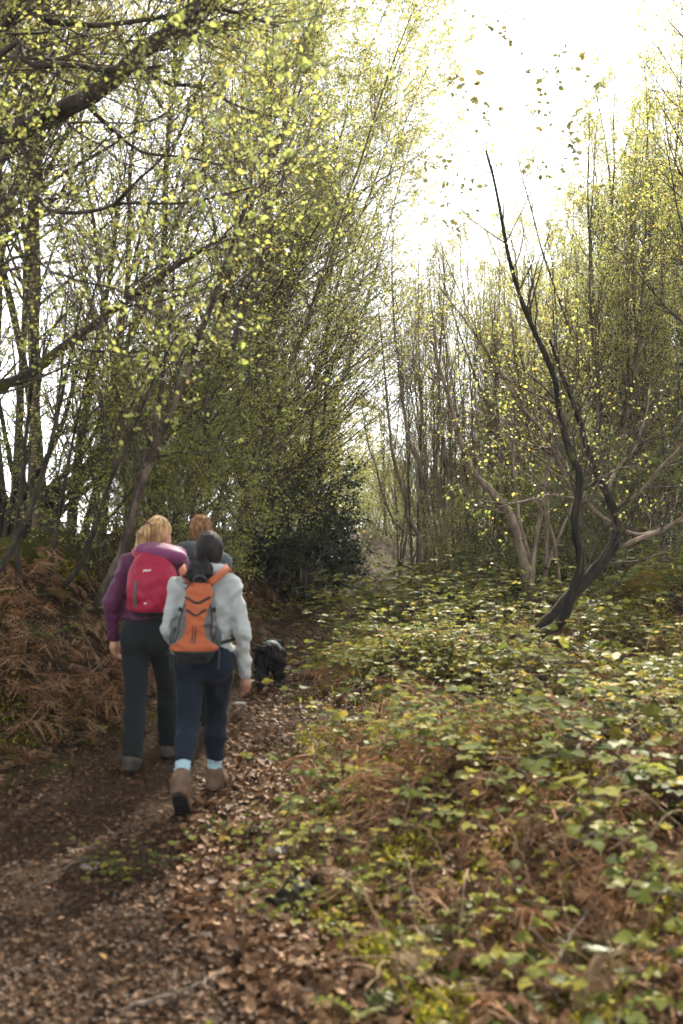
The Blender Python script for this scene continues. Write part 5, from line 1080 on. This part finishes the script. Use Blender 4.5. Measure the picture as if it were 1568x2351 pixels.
def strands(t, roots, tips, rad, mat, seed, curl=0.0, sag=0.0, name='hair_strands'):
    r = np.random.default_rng(seed); n = len(roots); k = 9; u = np.linspace(0, 1, k)[None, :, None]
    P = roots[:, None] * (1 - u) + tips[:, None] * u; d = norm(tips - roots); s1 = norm(np.cross(d, r.standard_normal((n, 3)))); s2 = np.cross(d, s1)
    ph = r.uniform(0, 6.28, (n, 1, 1)); fq = r.uniform(5, 11, (n, 1, 1))
    P = P + (s1[:, None] * np.cos(u * fq + ph) + s2[:, None] * np.sin(u * fq + ph)) * curl * np.sin(np.pi * u * 0.9 + 0.1) + np.array([0, 0, 1.0]) * sag * np.sin(np.pi * u) * r.uniform(0.3, 1, (n, 1, 1))
    V, Q = tube_geo(P, np.full((n, k), rad), 4); g = Geo(); g.put(V, Q); return add(name, g.mesh(name), mat, t)
# --- woman in the grey hooded fleece
JA = dict(head=V3(0.045, 0.02, 1.525), yaw=-0.05, shL=V3(-0.142, 0.0, 1.315), shR=V3(0.188, 0.0, 1.315), elL=V3(-0.192, -0.02, 1.05), elR=V3(0.247, -0.04, 1.04), wrL=V3(-0.155, 0.19, 0.86), wrR=V3(0.262, 0.05, 0.765),
          pelvis=V3(0.022, 0.0, 0.90), waist=V3(0.022, 0.0, 1.08), hipL=V3(-0.068, 0.0, 0.86), hipR=V3(0.11, 0.0, 0.86), knL=V3(-0.068, -0.08, 0.47), knR=V3(0.062, 0.22, 0.475), anL=V3(-0.062, -0.405, 0.235), anR=V3(0.052, 0.20, 0.10),
          toeL=V3(-0.052, -0.335, 0.0), toeR=V3(0.085, 0.40, 0.01), heelL=V3(-0.062, -0.49, 0.175), heelR=V3(0.045, 0.145, 0.01), hdR=V3(0.02, 0.25, -1), hdL=V3(0.02, 0.3, -1))
def hair_a(t, J, L_, Rm):
    hc = J['head']; cap = ell(hc + V3(0, -0.012, 0.012), (0.086, 0.100, 0.112), Rm); pony = blend([ell(hc + V3(-0.02, -0.115, -0.095), (0.042, 0.04, 0.05)), ell(hc + V3(-0.045, -0.14, -0.145), (0.076, 0.06, 0.07)), ell(hc + V3(-0.052, -0.15, -0.215), (0.068, 0.055, 0.055))], 0.03)
    face = lambda p: 0.04 - ((p - hc.astype(np.float32)) @ Rm[:, 1].astype(np.float32)) - 0.6 * np.maximum(0, (p[:, 2] - hc[2] - 0.02))
    f = lambda p: np.minimum(np.maximum(cap(p) + 0.0025 * vnoise(p, 80, 1), np.maximum(-face(p), (hc[2] - 0.075) - p[:, 2])), pony(p) + 0.014 * vnoise(p, 75, 2) + 0.005 * vnoise(p, 160, 3))
    piece('hair', f, hc - V3(0.16, 0.24, 0.34), hc + V3(0.14, 0.14, 0.16), 0.0055, M['hair_dark'], t)
    r = np.random.default_rng(5); c0 = hc + V3(-0.045, -0.14, -0.165); d_ = norm(r.standard_normal((240, 3))); rt = c0 + d_ * np.array([0.05, 0.04, 0.06]); strands(t, rt, rt + d_ * r.uniform(0.02, 0.05, (240, 1)) + V3(0, 0, -0.015), 0.0022, M['hair_dark'], 6, 0.012)
    d_ = norm(r.standard_normal((150, 3)) + V3(0, -0.3, 0.5)); d_ = d_[d_[:, 1] < 0.3]; rt = hc + V3(0, -0.012, 0.012) + d_ * np.array([0.085, 0.098, 0.110]); strands(t, rt, rt + d_ * 0.006 + norm(np.array([[-0.02, -0.13, -0.1]]) + hc - rt) * 0.06, 0.0011, M['hair_dark'], 7, 0.004, name='loose_hair')
    cord(t, 'hair_tie', [hc + V3(-0.05, -0.10, -0.075), hc + V3(-0.015, -0.135, -0.065), hc + V3(0.02, -0.10, -0.075)], 0.007, M['pack_black'])
LA = px(463, 1820, 6.05); LA = (-0.85, 6.05, gz(-0.85, 6.05) + 0.012)
wa = person('person', 'woman in pale grey hooded fleece, navy leggings and pale blue socks, walking with heel raised', LA, JA, M['skin_tan'], None,
            [jacket(M['grey_fleece'], 0.885, 0.0, 0.046, 0.039, 0.0085, 56, 1, loose=0.002), trousers(M['navy'], 1.02, 0.0, 0.70, 0.72, 0.004, name='leggings'), boots(M['boot_brown'], 0.055, M['sock'], 0.34), hair_a])
col_ = blend([cone((-0.02, -0.03, 1.40), (0.045, -0.055, 1.405), 0.045, 0.045), cone((0.115, -0.03, 1.40), (0.045, -0.055, 1.405), 0.045, 0.045), cone((-0.02, -0.03, 1.40), (0.0, 0.06, 1.40), 0.045, 0.035), cone((0.115, -0.03, 1.40), (0.09, 0.06, 1.40), 0.045, 0.035)], 0.03)
piece('collar', lambda p: col_(p) + 0.004 * vnoise(p, 30, 7), (-0.15, -0.16, 1.30), (0.24, 0.14, 1.5), 0.007, M['grey_fleece'], wa)
pel = JA['pelvis']; hemf = cone(pel + V3(0, 0, -0.05), pel + V3(0, 0, 0.05), 0.176, 0.174, (1, 0.745, 1)); hem_in = cone(pel + V3(0, 0, -0.05), pel + V3(0, 0, 0.05), 0.164, 0.162, (1, 0.745, 1))
piece('hem_band', lambda p: np.maximum(np.maximum(hemf(p) + 0.0015 * np.sin(p[:, 0] * 420) + 0.004 * vnoise(p, 20, 3), -hem_in(p)), np.abs(p[:, 2] - 0.888) - 0.018), pel - V3(0.24, 0.2, 0.08), pel + V3(0.24, 0.2, 0.06), 0.006, M['grey_fleece'], wa, 0.02)
# --- her orange and grey pack
pk = thing('backpack', 'orange and grey backpack worn by the woman in the grey fleece', 'backpack', LA)
pack0 = blend([cone((0.015, -0.165, 1.275), (0.0, -0.195, 1.10), 0.078, 0.108, (1, 0.72, 1)), cone((0.0, -0.195, 1.10), (-0.014, -0.195, 0.985), 0.108, 0.140, (1, 0.66, 1))], 0.03)
pb = lambda p: np.maximum(pack0(p), -(p[:, 1] + 0.36)) + 0.005 * vnoise(p, 22, 4) + 0.0035 * (2.0 * np.abs(vnoise(p, 34, 14)) - 0.7)
piece('body', lambda p: np.maximum(pb(p), 0.945 - p[:, 2]), (-0.22, -0.40, 0.90), (0.22, -0.04, 1.42), 0.0065, M['pack_grey'], pk)
piece('base', lambda p: np.maximum(np.maximum(pb(p) + 0.003, p[:, 2] - 0.948), 0.872 - p[:, 2]), (-0.22, -0.40, 0.85), (0.22, -0.04, 0.98), 0.0065, M['pack_black'], pk)
def wz(z): return np.interp(z, [0.95, 0.985, 1.03, 1.10, 1.18, 1.24, 1.36], [0.175, 0.125, 0.068, 0.050, 0.062, 0.078, 0.085])
cx = lambda z: np.interp(z, [0.95, 1.3], [-0.014, 0.015])
piece('front_panel', lambda p: np.maximum(np.maximum(pb(p) - 0.0065, np.abs(p[:, 0] - cx(p[:, 2])) - wz(p[:, 2])), np.maximum(p[:, 1] + 0.185, 0.951 - p[:, 2])), (-0.22, -0.42, 0.92), (0.22, -0.10, 1.42), 0.0055, M['pack_orange'], pk, 0.02)
def back_y(x, z):      # rear face of the pack at x, z
    ys = np.linspace(-0.42, -0.16, 90).astype(np.float32); v = pb(np.stack([np.full(90, x), ys, np.full(90, z)], -1).astype(np.float32)); k = int(np.argmax(v < 0)); return float(ys[k]) if (v < 0).any() else -0.2
for zz, xw in ((1.235, 0.075), (1.165, 0.058)):
    pts = [V3(cx(zz) + xw * q, back_y(cx(zz) + xw * q * 0.9, zz) - 0.010, zz - 0.016 * math.cos(q * 3.1) + 0.01) for q in np.linspace(-1, 1, 7)]; cord(pk, 'lash_cord', pts, 0.007, M['pack_black'])
for s in (-1, 1):
    cord(pk, 'zip', [V3(s * 0.008 + cx(z), back_y(cx(z), z) - 0.008, z) for z in (1.10, 1.05, 1.0)], 0.003, M['pack_black'])
    x0 = 0.10; cord(pk, 'side_cord', [V3(s * x0 * q + cx(z), back_y(s * x0 * q + cx(z), z) - 0.005, z) for z, q in ((1.22, 0.75), (1.13, 0.95), (1.06, 0.95), (1.00, 1.15))], 0.005, M['pack_black'])
    piece('side_pocket', ell((s * 0.125 - 0.01, -0.185, 1.02), (0.03, 0.055, 0.065)), (s * 0.125 - 0.06, -0.26, 0.93), (s * 0.125 + 0.05, -0.1, 1.1), 0.006, M['pack_dark'], pk, 0.02)
    xs = 0.022 + s * 0.118
    oc = lambda p: V3(0.022, 0.0, min(p[2], 1.30))
    strap(pk, [V3(0.018 + s * 0.05, -0.165, 1.335), V3(xs, -0.085, 1.40), V3(xs + s * 0.015, 0.0, 1.42), V3(xs + s * 0.02, 0.09, 1.37), V3(xs + s * 0.02, 0.165, 1.25), V3(xs + s * 0.04, 0.16, 1.12)], 0.045, 0.014, M['pack_orange'], oc, 'shoulder_strap')
    strap(pk, [V3(xs + s * 0.04, 0.155, 1.13), V3(xs + s * 0.075, 0.08, 1.06), V3(xs + s * 0.07, -0.04, 1.0), V3(0.0 + s * 0.11, -0.15, 0.98)], 0.02, 0.006, M['pack_black'], oc, 'lower_strap')
for s in (-1, 1):
    strap(pk, [V3(s * 0.135 - 0.01, -0.215, 1.0), V3(s * 0.142 - 0.01, -0.225, 0.93), V3(s * 0.137 - 0.01, -0.222, 0.84)], 0.014, 0.003, M['pack_black'], lambda p: V3(0, -0.1, p[2]), 'loose_webbing')
    piece('buckle', rbox((s * 0.10 + cx(1.19), back_y(s * 0.085 + cx(1.19), 1.19) + 0.004, 1.19), (0.011, 0.008, 0.014), 0.004), (s * 0.10 - 0.04, back_y(s * 0.085 + cx(1.19), 1.19) - 0.03, 1.16), (s * 0.10 + 0.05, back_y(s * 0.085 + cx(1.19), 1.19) + 0.04, 1.22), 0.005, M['pack_black'], pk, 0.01)
cord(pk, 'haul_loop', [V3(-0.02, -0.18, 1.335), V3(-0.012, -0.20, 1.375), V3(0.02, -0.205, 1.385), V3(0.05, -0.20, 1.37), V3(0.055, -0.18, 1.335)], 0.007, M['pack_dark'])
# --- woman in the purple jacket
JB = dict(head=V3(0.036, 0.02, 1.600), yaw=-0.55, shL=V3(-0.165, 0, 1.40), shR=V3(0.185, 0, 1.40), elL=V3(-0.262, -0.05, 1.13), elR=V3(0.27, 0.02, 1.12), wrL=V3(-0.272, 0.04, 0.88), wrR=V3(0.25, 0.2, 0.90), pelvis=V3(-0.022, 0, 0.96), waist=V3(-0.005, 0, 1.13),
          hipL=V3(-0.112, 0, 0.90), hipR=V3(0.066, 0, 0.90), knL=V3(-0.100, -0.06, 0.48), knR=V3(0.072, 0.22, 0.485), anL=V3(-0.098, -0.235, 0.105), anR=V3(0.066, 0.22, 0.09), toeL=V3(-0.115, 0.0, 0.02), toeR=V3(0.085, 0.44, 0.02), heelL=V3(-0.098, -0.275, 0.03), heelR=V3(0.062, 0.17, 0.01), hdL=V3(0.03, 0.12, -1))
def hair_b(t, J, L_, Rm):
    hc = J['head']; cap = ell(hc + V3(0, -0.008, 0.010), (0.084, 0.100, 0.112), Rm); w = lambda a, b, c: hc + Rm @ V3(a, b, c)
    pony = blend([cone(w(0.01, -0.095, 0.045), w(-0.005, -0.135, 0.0), 0.032, 0.040), cone(w(-0.005, -0.135, 0.0), w(-0.02, -0.14, -0.10), 0.040, 0.038), cone(w(-0.02, -0.14, -0.10), w(-0.03, -0.125, -0.165), 0.036, 0.016)], 0.03)
    face = lambda p: 0.03 - ((p - hc.astype(np.float32)) @ Rm[:, 1].astype(np.float32)) + 0.7 * (p[:, 2] - hc[2])
    f = lambda p: np.minimum(np.maximum(cap(p) + 0.003 * vnoise(p * np.array([1, 1, .3], np.float32), 90, 1), np.maximum(-face(p), (hc[2] - 0.07) - p[:, 2])), pony(p) + 0.007 * vnoise(p * np.array([1, 1, 0.2], np.float32), 90, 2))
    piece('hair', f, hc - V3(0.22, 0.22, 0.24), hc + V3(0.15, 0.18, 0.16), 0.0055, M['hair_blonde'], t)
    r = np.random.default_rng(9); n = 260; a = r.uniform(0, 6.28, n); rt = w(0.01, -0.10, 0.045) + np.stack([np.cos(a) * 0.03, np.sin(a) * 0.03, r.normal(0, 0.008, n)], -1); tp = w(-0.03, -0.13, -0.185) + np.stack([np.cos(a) * 0.034, np.sin(a) * 0.03, r.normal(0, 0.028, n)], -1); bow = np.stack([np.cos(a), np.sin(a), 0 * a], -1)
    strands(t, rt, tp, 0.0018, M['hair_blonde'], 10, 0.022)
    d_ = norm(r.standard_normal((220, 3)) + V3(0, -0.2, 0.7)); d_ = d_[d_[:, 1] < 0.35]; rt = hc + V3(0, -0.008, 0.010) + d_ * np.array([0.084, 0.097, 0.111]); strands(t, rt, rt + norm(w(0.01, -0.10, 0.05) - rt) * 0.075 + d_ * 0.006, 0.0013, M['hair_blonde'], 11, 0.003, name='loose_hair')
    cord(t, 'hair_tie', [w(-0.03, -0.105, 0.05), w(0.01, -0.125, 0.075), w(0.045, -0.105, 0.05)], 0.006, M['purple'])
LBp = (-1.29, 6.80, gz(-1.29, 6.8) + 0.012)
wb = person('person', 'blonde woman with ponytail in a purple padded jacket and dark trousers, arm hanging down', LBp, JB, M['skin'], None,
            [jacket(M['purple'], 1.02, 0.010, 0.056, 0.040, 0.006, 40, 11, quilt=0.003, loose=0.0), trousers(M['charcoal'], 1.10, 0.010, 0.96, 0.96, 0.004, 12, True), boots(M['boot_grey'], 0.09), hair_b])
hd = blend([ell((0.085, -0.125, 1.465), (0.175, 0.115, 0.062), ry(0.18)), cone((-0.09, 0.0, 1.455), (0.04, -0.10, 1.475), 0.05, 0.055), cone((0.17, 0.0, 1.45), (0.10, -0.12, 1.46), 0.055, 0.06)], 0.04)
piece('hood', lambda p: hd(p) + 0.008 * vnoise(p * np.array([1, 1, 1.6], np.float32), 20, 3), (-0.25, -0.32, 1.30), (0.38, 0.12, 1.62), 0.007, M['purple_hood'], wb)
pr = thing('backpack', 'crimson red backpack worn by the woman in the purple jacket', 'backpack', LBp)
rp = blend([rbox((0.035, -0.175, 1.21), (0.17, 0.085, 0.16), 0.08), ell((0.035, -0.185, 1.36), (0.135, 0.085, 0.13)), ell((0.035, -0.235, 1.21), (0.14, 0.065, 0.16))], 0.06); rb = lambda p: rp(p) + 0.007 * vnoise(p * np.array([1, 1, 0.6], np.float32), 22, 6) + 0.004 * vnoise(p, 48, 8)
piece('body', lambda p: np.maximum(rb(p), 1.085 - p[:, 2]), (-0.18, -0.36, 1.03), (0.25, -0.06, 1.52), 0.007, M['pack_red'], pr)
piece('base', lambda p: np.maximum(np.maximum(rb(p) + 0.004, p[:, 2] - 1.087), 1.045 - p[:, 2]), (-0.18, -0.36, 1.02), (0.25, -0.06, 1.12), 0.007, M['pack_black'], pr)
def rear(f, x, z):
    ys = np.linspace(-0.42, -0.1, 120).astype(np.float32); v = f(np.stack([np.full(120, x), ys, np.full(120, z)], -1).astype(np.float32)); return float(ys[int(np.argmax(v < 0))]) if (v < 0).any() else -0.25
def on_rear(f, pts, off): return [V3(x, rear(f, x, z) - off, z) for x, z in pts]
cord(pr, 'logo', on_rear(rb, [(-0.010, 1.352), (0.004, 1.362), (0.018, 1.358), (0.030, 1.362), (0.044, 1.364)], 0.001), 0.006, M['pale_mark'])
cord(pr, 'side_pocket', on_rear(rb, [(-0.052, 1.29), (-0.056, 1.24), (-0.06, 1.18), (-0.064, 1.12)], -0.004), 0.013, M['pack_grey'])
cord(pr, 'tag', on_rear(rb, [(0.000, 1.145), (0.018, 1.145)], 0.001), 0.006, M['pale_mark'])
cord(pr, 'zip', on_rear(rb, [(-0.08, 1.395), (-0.03, 1.405), (0.04, 1.408), (0.11, 1.40)], -0.001), 0.004, M['pack_red'])
for s in (-1, 1):
    oc = lambda p: V3(0.01, 0.0, min(p[2], 1.36)); xs = 0.01 + s * 0.105
    strap(pr, [V3(0.03 + s * 0.07, -0.15, 1.43), V3(xs, -0.09, 1.475), V3(xs + s * 0.012, 0.0, 1.495), V3(xs + s * 0.02, 0.1, 1.44), V3(xs + s * 0.02, 0.175, 1.32), V3(xs + s * 0.06, 0.15, 1.18), V3(xs + s * 0.09, 0.02, 1.13), V3(0.03 + s * 0.13, -0.14, 1.10)], 0.06, 0.014, M['pack_red'], oc, 'shoulder_strap')
# --- man ahead of them
JC = dict(head=V3(0.0, 0.02, 1.605), yaw=-0.1, hs=1.02, shL=V3(-0.17, 0, 1.375), shR=V3(0.17, 0, 1.375), elL=V3(-0.225, 0.0, 1.10), elR=V3(0.215, 0.02, 1.10), wrL=V3(-0.24, 0.15, 0.88), wrR=V3(0.23, 0.22, 0.92), pelvis=V3(0, 0, 0.95), waist=V3(0, 0, 1.12),
          hipL=V3(-0.09, 0, 0.90), hipR=V3(0.09, 0, 0.90), knL=V3(-0.09, 0.16, 0.49), knR=V3(0.09, 0.03, 0.48), anL=V3(-0.09, 0.2, 0.09), anR=V3(0.09, -0.14, 0.12), toeL=V3(-0.10, 0.42, 0.02), toeR=V3(0.10, 0.09, 0.02), heelL=V3(-0.09, 0.15, 0.01), heelR=V3(0.09, -0.18, 0.04))
def hair_c(t, J, L_, Rm):
    hc = J['head']; cap = ell(hc + V3(0, -0.012, 0.014), (0.088, 0.104, 0.112), Rm); face = lambda p: 0.045 - ((p - hc.astype(np.float32)) @ Rm[:, 1].astype(np.float32)) + 0.2 * (p[:, 2] - hc[2])
    f = lambda p: np.maximum(cap(p) + 0.006 * vnoise(p, 55, 1) + 0.003 * vnoise(p, 120, 5), np.maximum(-face(p), (hc[2] - 0.085) - p[:, 2])); piece('hair', f, hc - V3(0.14, 0.16, 0.14), hc + V3(0.14, 0.16, 0.17), 0.0055, M['hair_ginger'], t)
    r = np.random.default_rng(19); d_ = norm(r.standard_normal((420, 3)) + V3(0, -0.3, 0.5)); d_ = d_[(d_[:, 1] < 0.3) & (d_[:, 2] > -0.6)]; rt = hc + V3(0, -0.012, 0.014) + d_ * np.array([0.085, 0.10, 0.109]); strands(t, rt, rt + d_ * 0.016 + r.normal(0, 0.012, d_.shape) + V3(0, 0, -0.02), 0.0016, M['hair_ginger'], 20, 0.004)
LC = (-1.075, 7.62, gz(-1.075, 7.62) + 0.012)
wc = person('person', 'ginger-haired man in a blue-grey jacket walking ahead, mostly hidden behind the women', LC, JC, M['skin'], None, [jacket(M['blue_grey'], 0.95, 0.012, 0.05, 0.038, 0.007, 44, 21), trousers(M['charcoal'], 1.06, 0.012, 0.96, 0.96, 0.004, 14, True), boots(M['boot_grey'], 0.09), hair_c])
pm = thing('backpack', 'dark grey backpack worn by the man ahead', 'backpack', LC)
mp_ = blend([rbox((-0.035, -0.21, 1.27), (0.155, 0.10, 0.23), 0.08), ell((-0.04, -0.20, 1.47), (0.13, 0.10, 0.06))], 0.04); mb_ = lambda p: mp_(p) + 0.006 * vnoise(p, 17, 9)
piece('body', mb_, (-0.25, -0.38, 0.98), (0.18, -0.04, 1.58), 0.008, M['pack_dark'], pm)
cord(pm, 'lid_seam', on_rear(mb_, [(-0.15, 1.42), (-0.09, 1.41), (-0.03, 1.408), (0.03, 1.41), (0.08, 1.42)], 0.0), 0.005, M['pack_black'])
for s in (-1, 1):
    oc = lambda p: V3(0, 0.0, min(p[2], 1.36)); xs = s * 0.105
    strap(pm, [V3(-0.03 + s * 0.07, -0.15, 1.43), V3(xs, -0.09, 1.475), V3(xs + s * 0.012, 0.0, 1.495), V3(xs + s * 0.02, 0.1, 1.44), V3(xs + s * 0.02, 0.18, 1.32), V3(xs + s * 0.06, 0.15, 1.18), V3(xs + s * 0.09, 0.02, 1.12), V3(-0.03 + s * 0.12, -0.15, 1.08)], 0.06, 0.014, M['pack_dark'], oc, 'shoulder_strap')
# --- dog
LD = (-0.715, 10.0, gz(-0.715, 10.0) + 0.012)
dg_ = thing('dog', 'small black shaggy dog seen from behind walking up the path on a lead', 'dog', LD, 0.06, None, 1.12)
legs = []
for s in (-1, 1):
    st = 0.05 * s
    legs += [cone((s * 0.060, -0.15, 0.27), (s * 0.070, -0.09 + st, 0.19), 0.075, 0.058), cone((s * 0.070, -0.09 + st, 0.19), (s * 0.078, -0.19 + st, 0.11), 0.052, 0.038), cone((s * 0.078, -0.19 + st, 0.11), (s * 0.080, -0.175 + st, 0.03), 0.036, 0.036), cone((s * 0.080, -0.175 + st, 0.026), (s * 0.082, -0.135 + st, 0.022), 0.036, 0.03)]
    fy = 0.20 - 0.07 * s; legs += [cone((s * 0.06, 0.17, 0.24), (s * 0.065, fy - 0.02, 0.15), 0.058, 0.044), cone((s * 0.065, fy - 0.02, 0.15), (s * 0.068, fy, 0.03), 0.042, 0.036), cone((s * 0.068, fy, 0.025), (s * 0.068, fy + 0.035, 0.022), 0.034, 0.028)]
bodyf = blend([cone((0, -0.13, 0.285), (0, 0.02, 0.275), 0.108, 0.10, (1, 1, 1.02)), cone((0, 0.02, 0.275), (0, 0.19, 0.265), 0.105, 0.118, (0.95, 1, 1.05)), cone((0, 0.22, 0.29), (0.02, 0.33, 0.30), 0.075, 0.06), ell((0.025, 0.40, 0.31), (0.062, 0.075, 0.062)), cone((0.03, 0.44, 0.29), (0.035, 0.52, 0.265), 0.036, 0.028), ell((-0.045, 0.38, 0.275), (0.018, 0.035, 0.065)), ell((0.095, 0.38, 0.275), (0.018, 0.035, 0.065)),
                cone((0, -0.21, 0.33), (-0.05, -0.25, 0.365), 0.034, 0.032), cone((-0.05, -0.25, 0.365), (-0.135, -0.26, 0.365), 0.032, 0.018)] + legs, 0.03)
piece('body', lambda p: bodyf(p) + 0.012 * vnoise(p * np.array([1, 1, 0.5], np.float32), 60, 3) + 0.008 * vnoise(p * np.array([1, 1, 0.4], np.float32), 140, 6), (-0.22, -0.36, -0.03), (0.20, 0.60, 0.48), 0.0065, M['dog_fur'], dg_)
hb = lambda p: np.maximum(np.maximum(bodyf(p) - 0.010, -(bodyf(p) + 0.006)), np.minimum(np.abs(p[:, 1] - 0.10) - 0.022, np.abs(p[:, 1] - 0.0) - 0.016))
piece('harness', lambda p: np.maximum(hb(p), 0.17 - p[:, 2]), (-0.18, -0.06, 0.12), (0.18, 0.17, 0.46), 0.006, M['harness'], dg_, 0.02)
strap(dg_, [V3(0.0, -0.06, 0.392), V3(0, 0.03, 0.386), V3(0, 0.12, 0.388)], 0.045, 0.008, M['harness'], lambda p: V3(0, p[1], 0.2), 'back_strap')
for s in (-1, 1): piece('eye', ell((0.028 + s * 0.03, 0.462, 0.323), (0.008,) * 3), (0.028 + s * 0.03 - 0.015, 0.445, 0.305), (0.028 + s * 0.03 + 0.015, 0.48, 0.34), 0.004, M['iris'], dg_, 0.01)
hA = V3(LC[0] + 0.23, LC[1] + 0.24, LC[2] + 0.84); hB = V3(LD[0], LD[1] + 0.02, LD[2] + 0.425)
P = smooth_line([hA, lerp(hA, hB, 0.4) + V3(0, 0, -0.06), lerp(hA, hB, 0.75) + V3(0, 0, -0.06), hB], 30) - hA
ld = thing('dog_lead', 'thin dark lead running from the man to the dog harness', 'lead', tuple(hA))
cord(ld, 'line', P, 0.006, M['pack_black'], 30); cord(ld, 'hand_loop', [V3(0, 0, 0), V3(0.03, 0.02, 0.05), V3(0.0, 0.03, 0.09), V3(-0.03, 0.01, 0.05), V3(0, 0, 0.0)], 0.006, M['pack_black']); cord(ld, 'clip', [P[-2], P[-1] + V3(0, 0, 0.01)], 0.009, M['harness'], 4)

# ------------------------------------------------------------------ thin volume added to imitate lens veil
m_, nt_, out_ = mat_new('veil_volume')
pv = nt_.nodes.new('ShaderNodeVolumePrincipled'); pv.inputs['Color'].default_value = (0.93, 0.95, 1.0, 1); pv.inputs['Density'].default_value = 0.0005; pv.inputs['Anisotropy'].default_value = 0.3
nt_.links.new(pv.outputs[0], out_.inputs['Volume'])
_lo = (-175.0, -50.0, -20.0); _hi = (175.0, 315.0, 22.0)
_V = [[(_lo, _hi)[(k >> a) & 1][a] for a in range(3)] for k in range(8)]
_Q = [[0, 2, 3, 1], [4, 5, 7, 6], [0, 1, 5, 4], [2, 6, 7, 3], [0, 4, 6, 2], [1, 3, 7, 5]]
add('veil_haze', make_mesh('veil_haze', _V, [_Q], smooth=False), m_, kind='stuff', label='thin bright volume added to imitate lens veil over the trees')
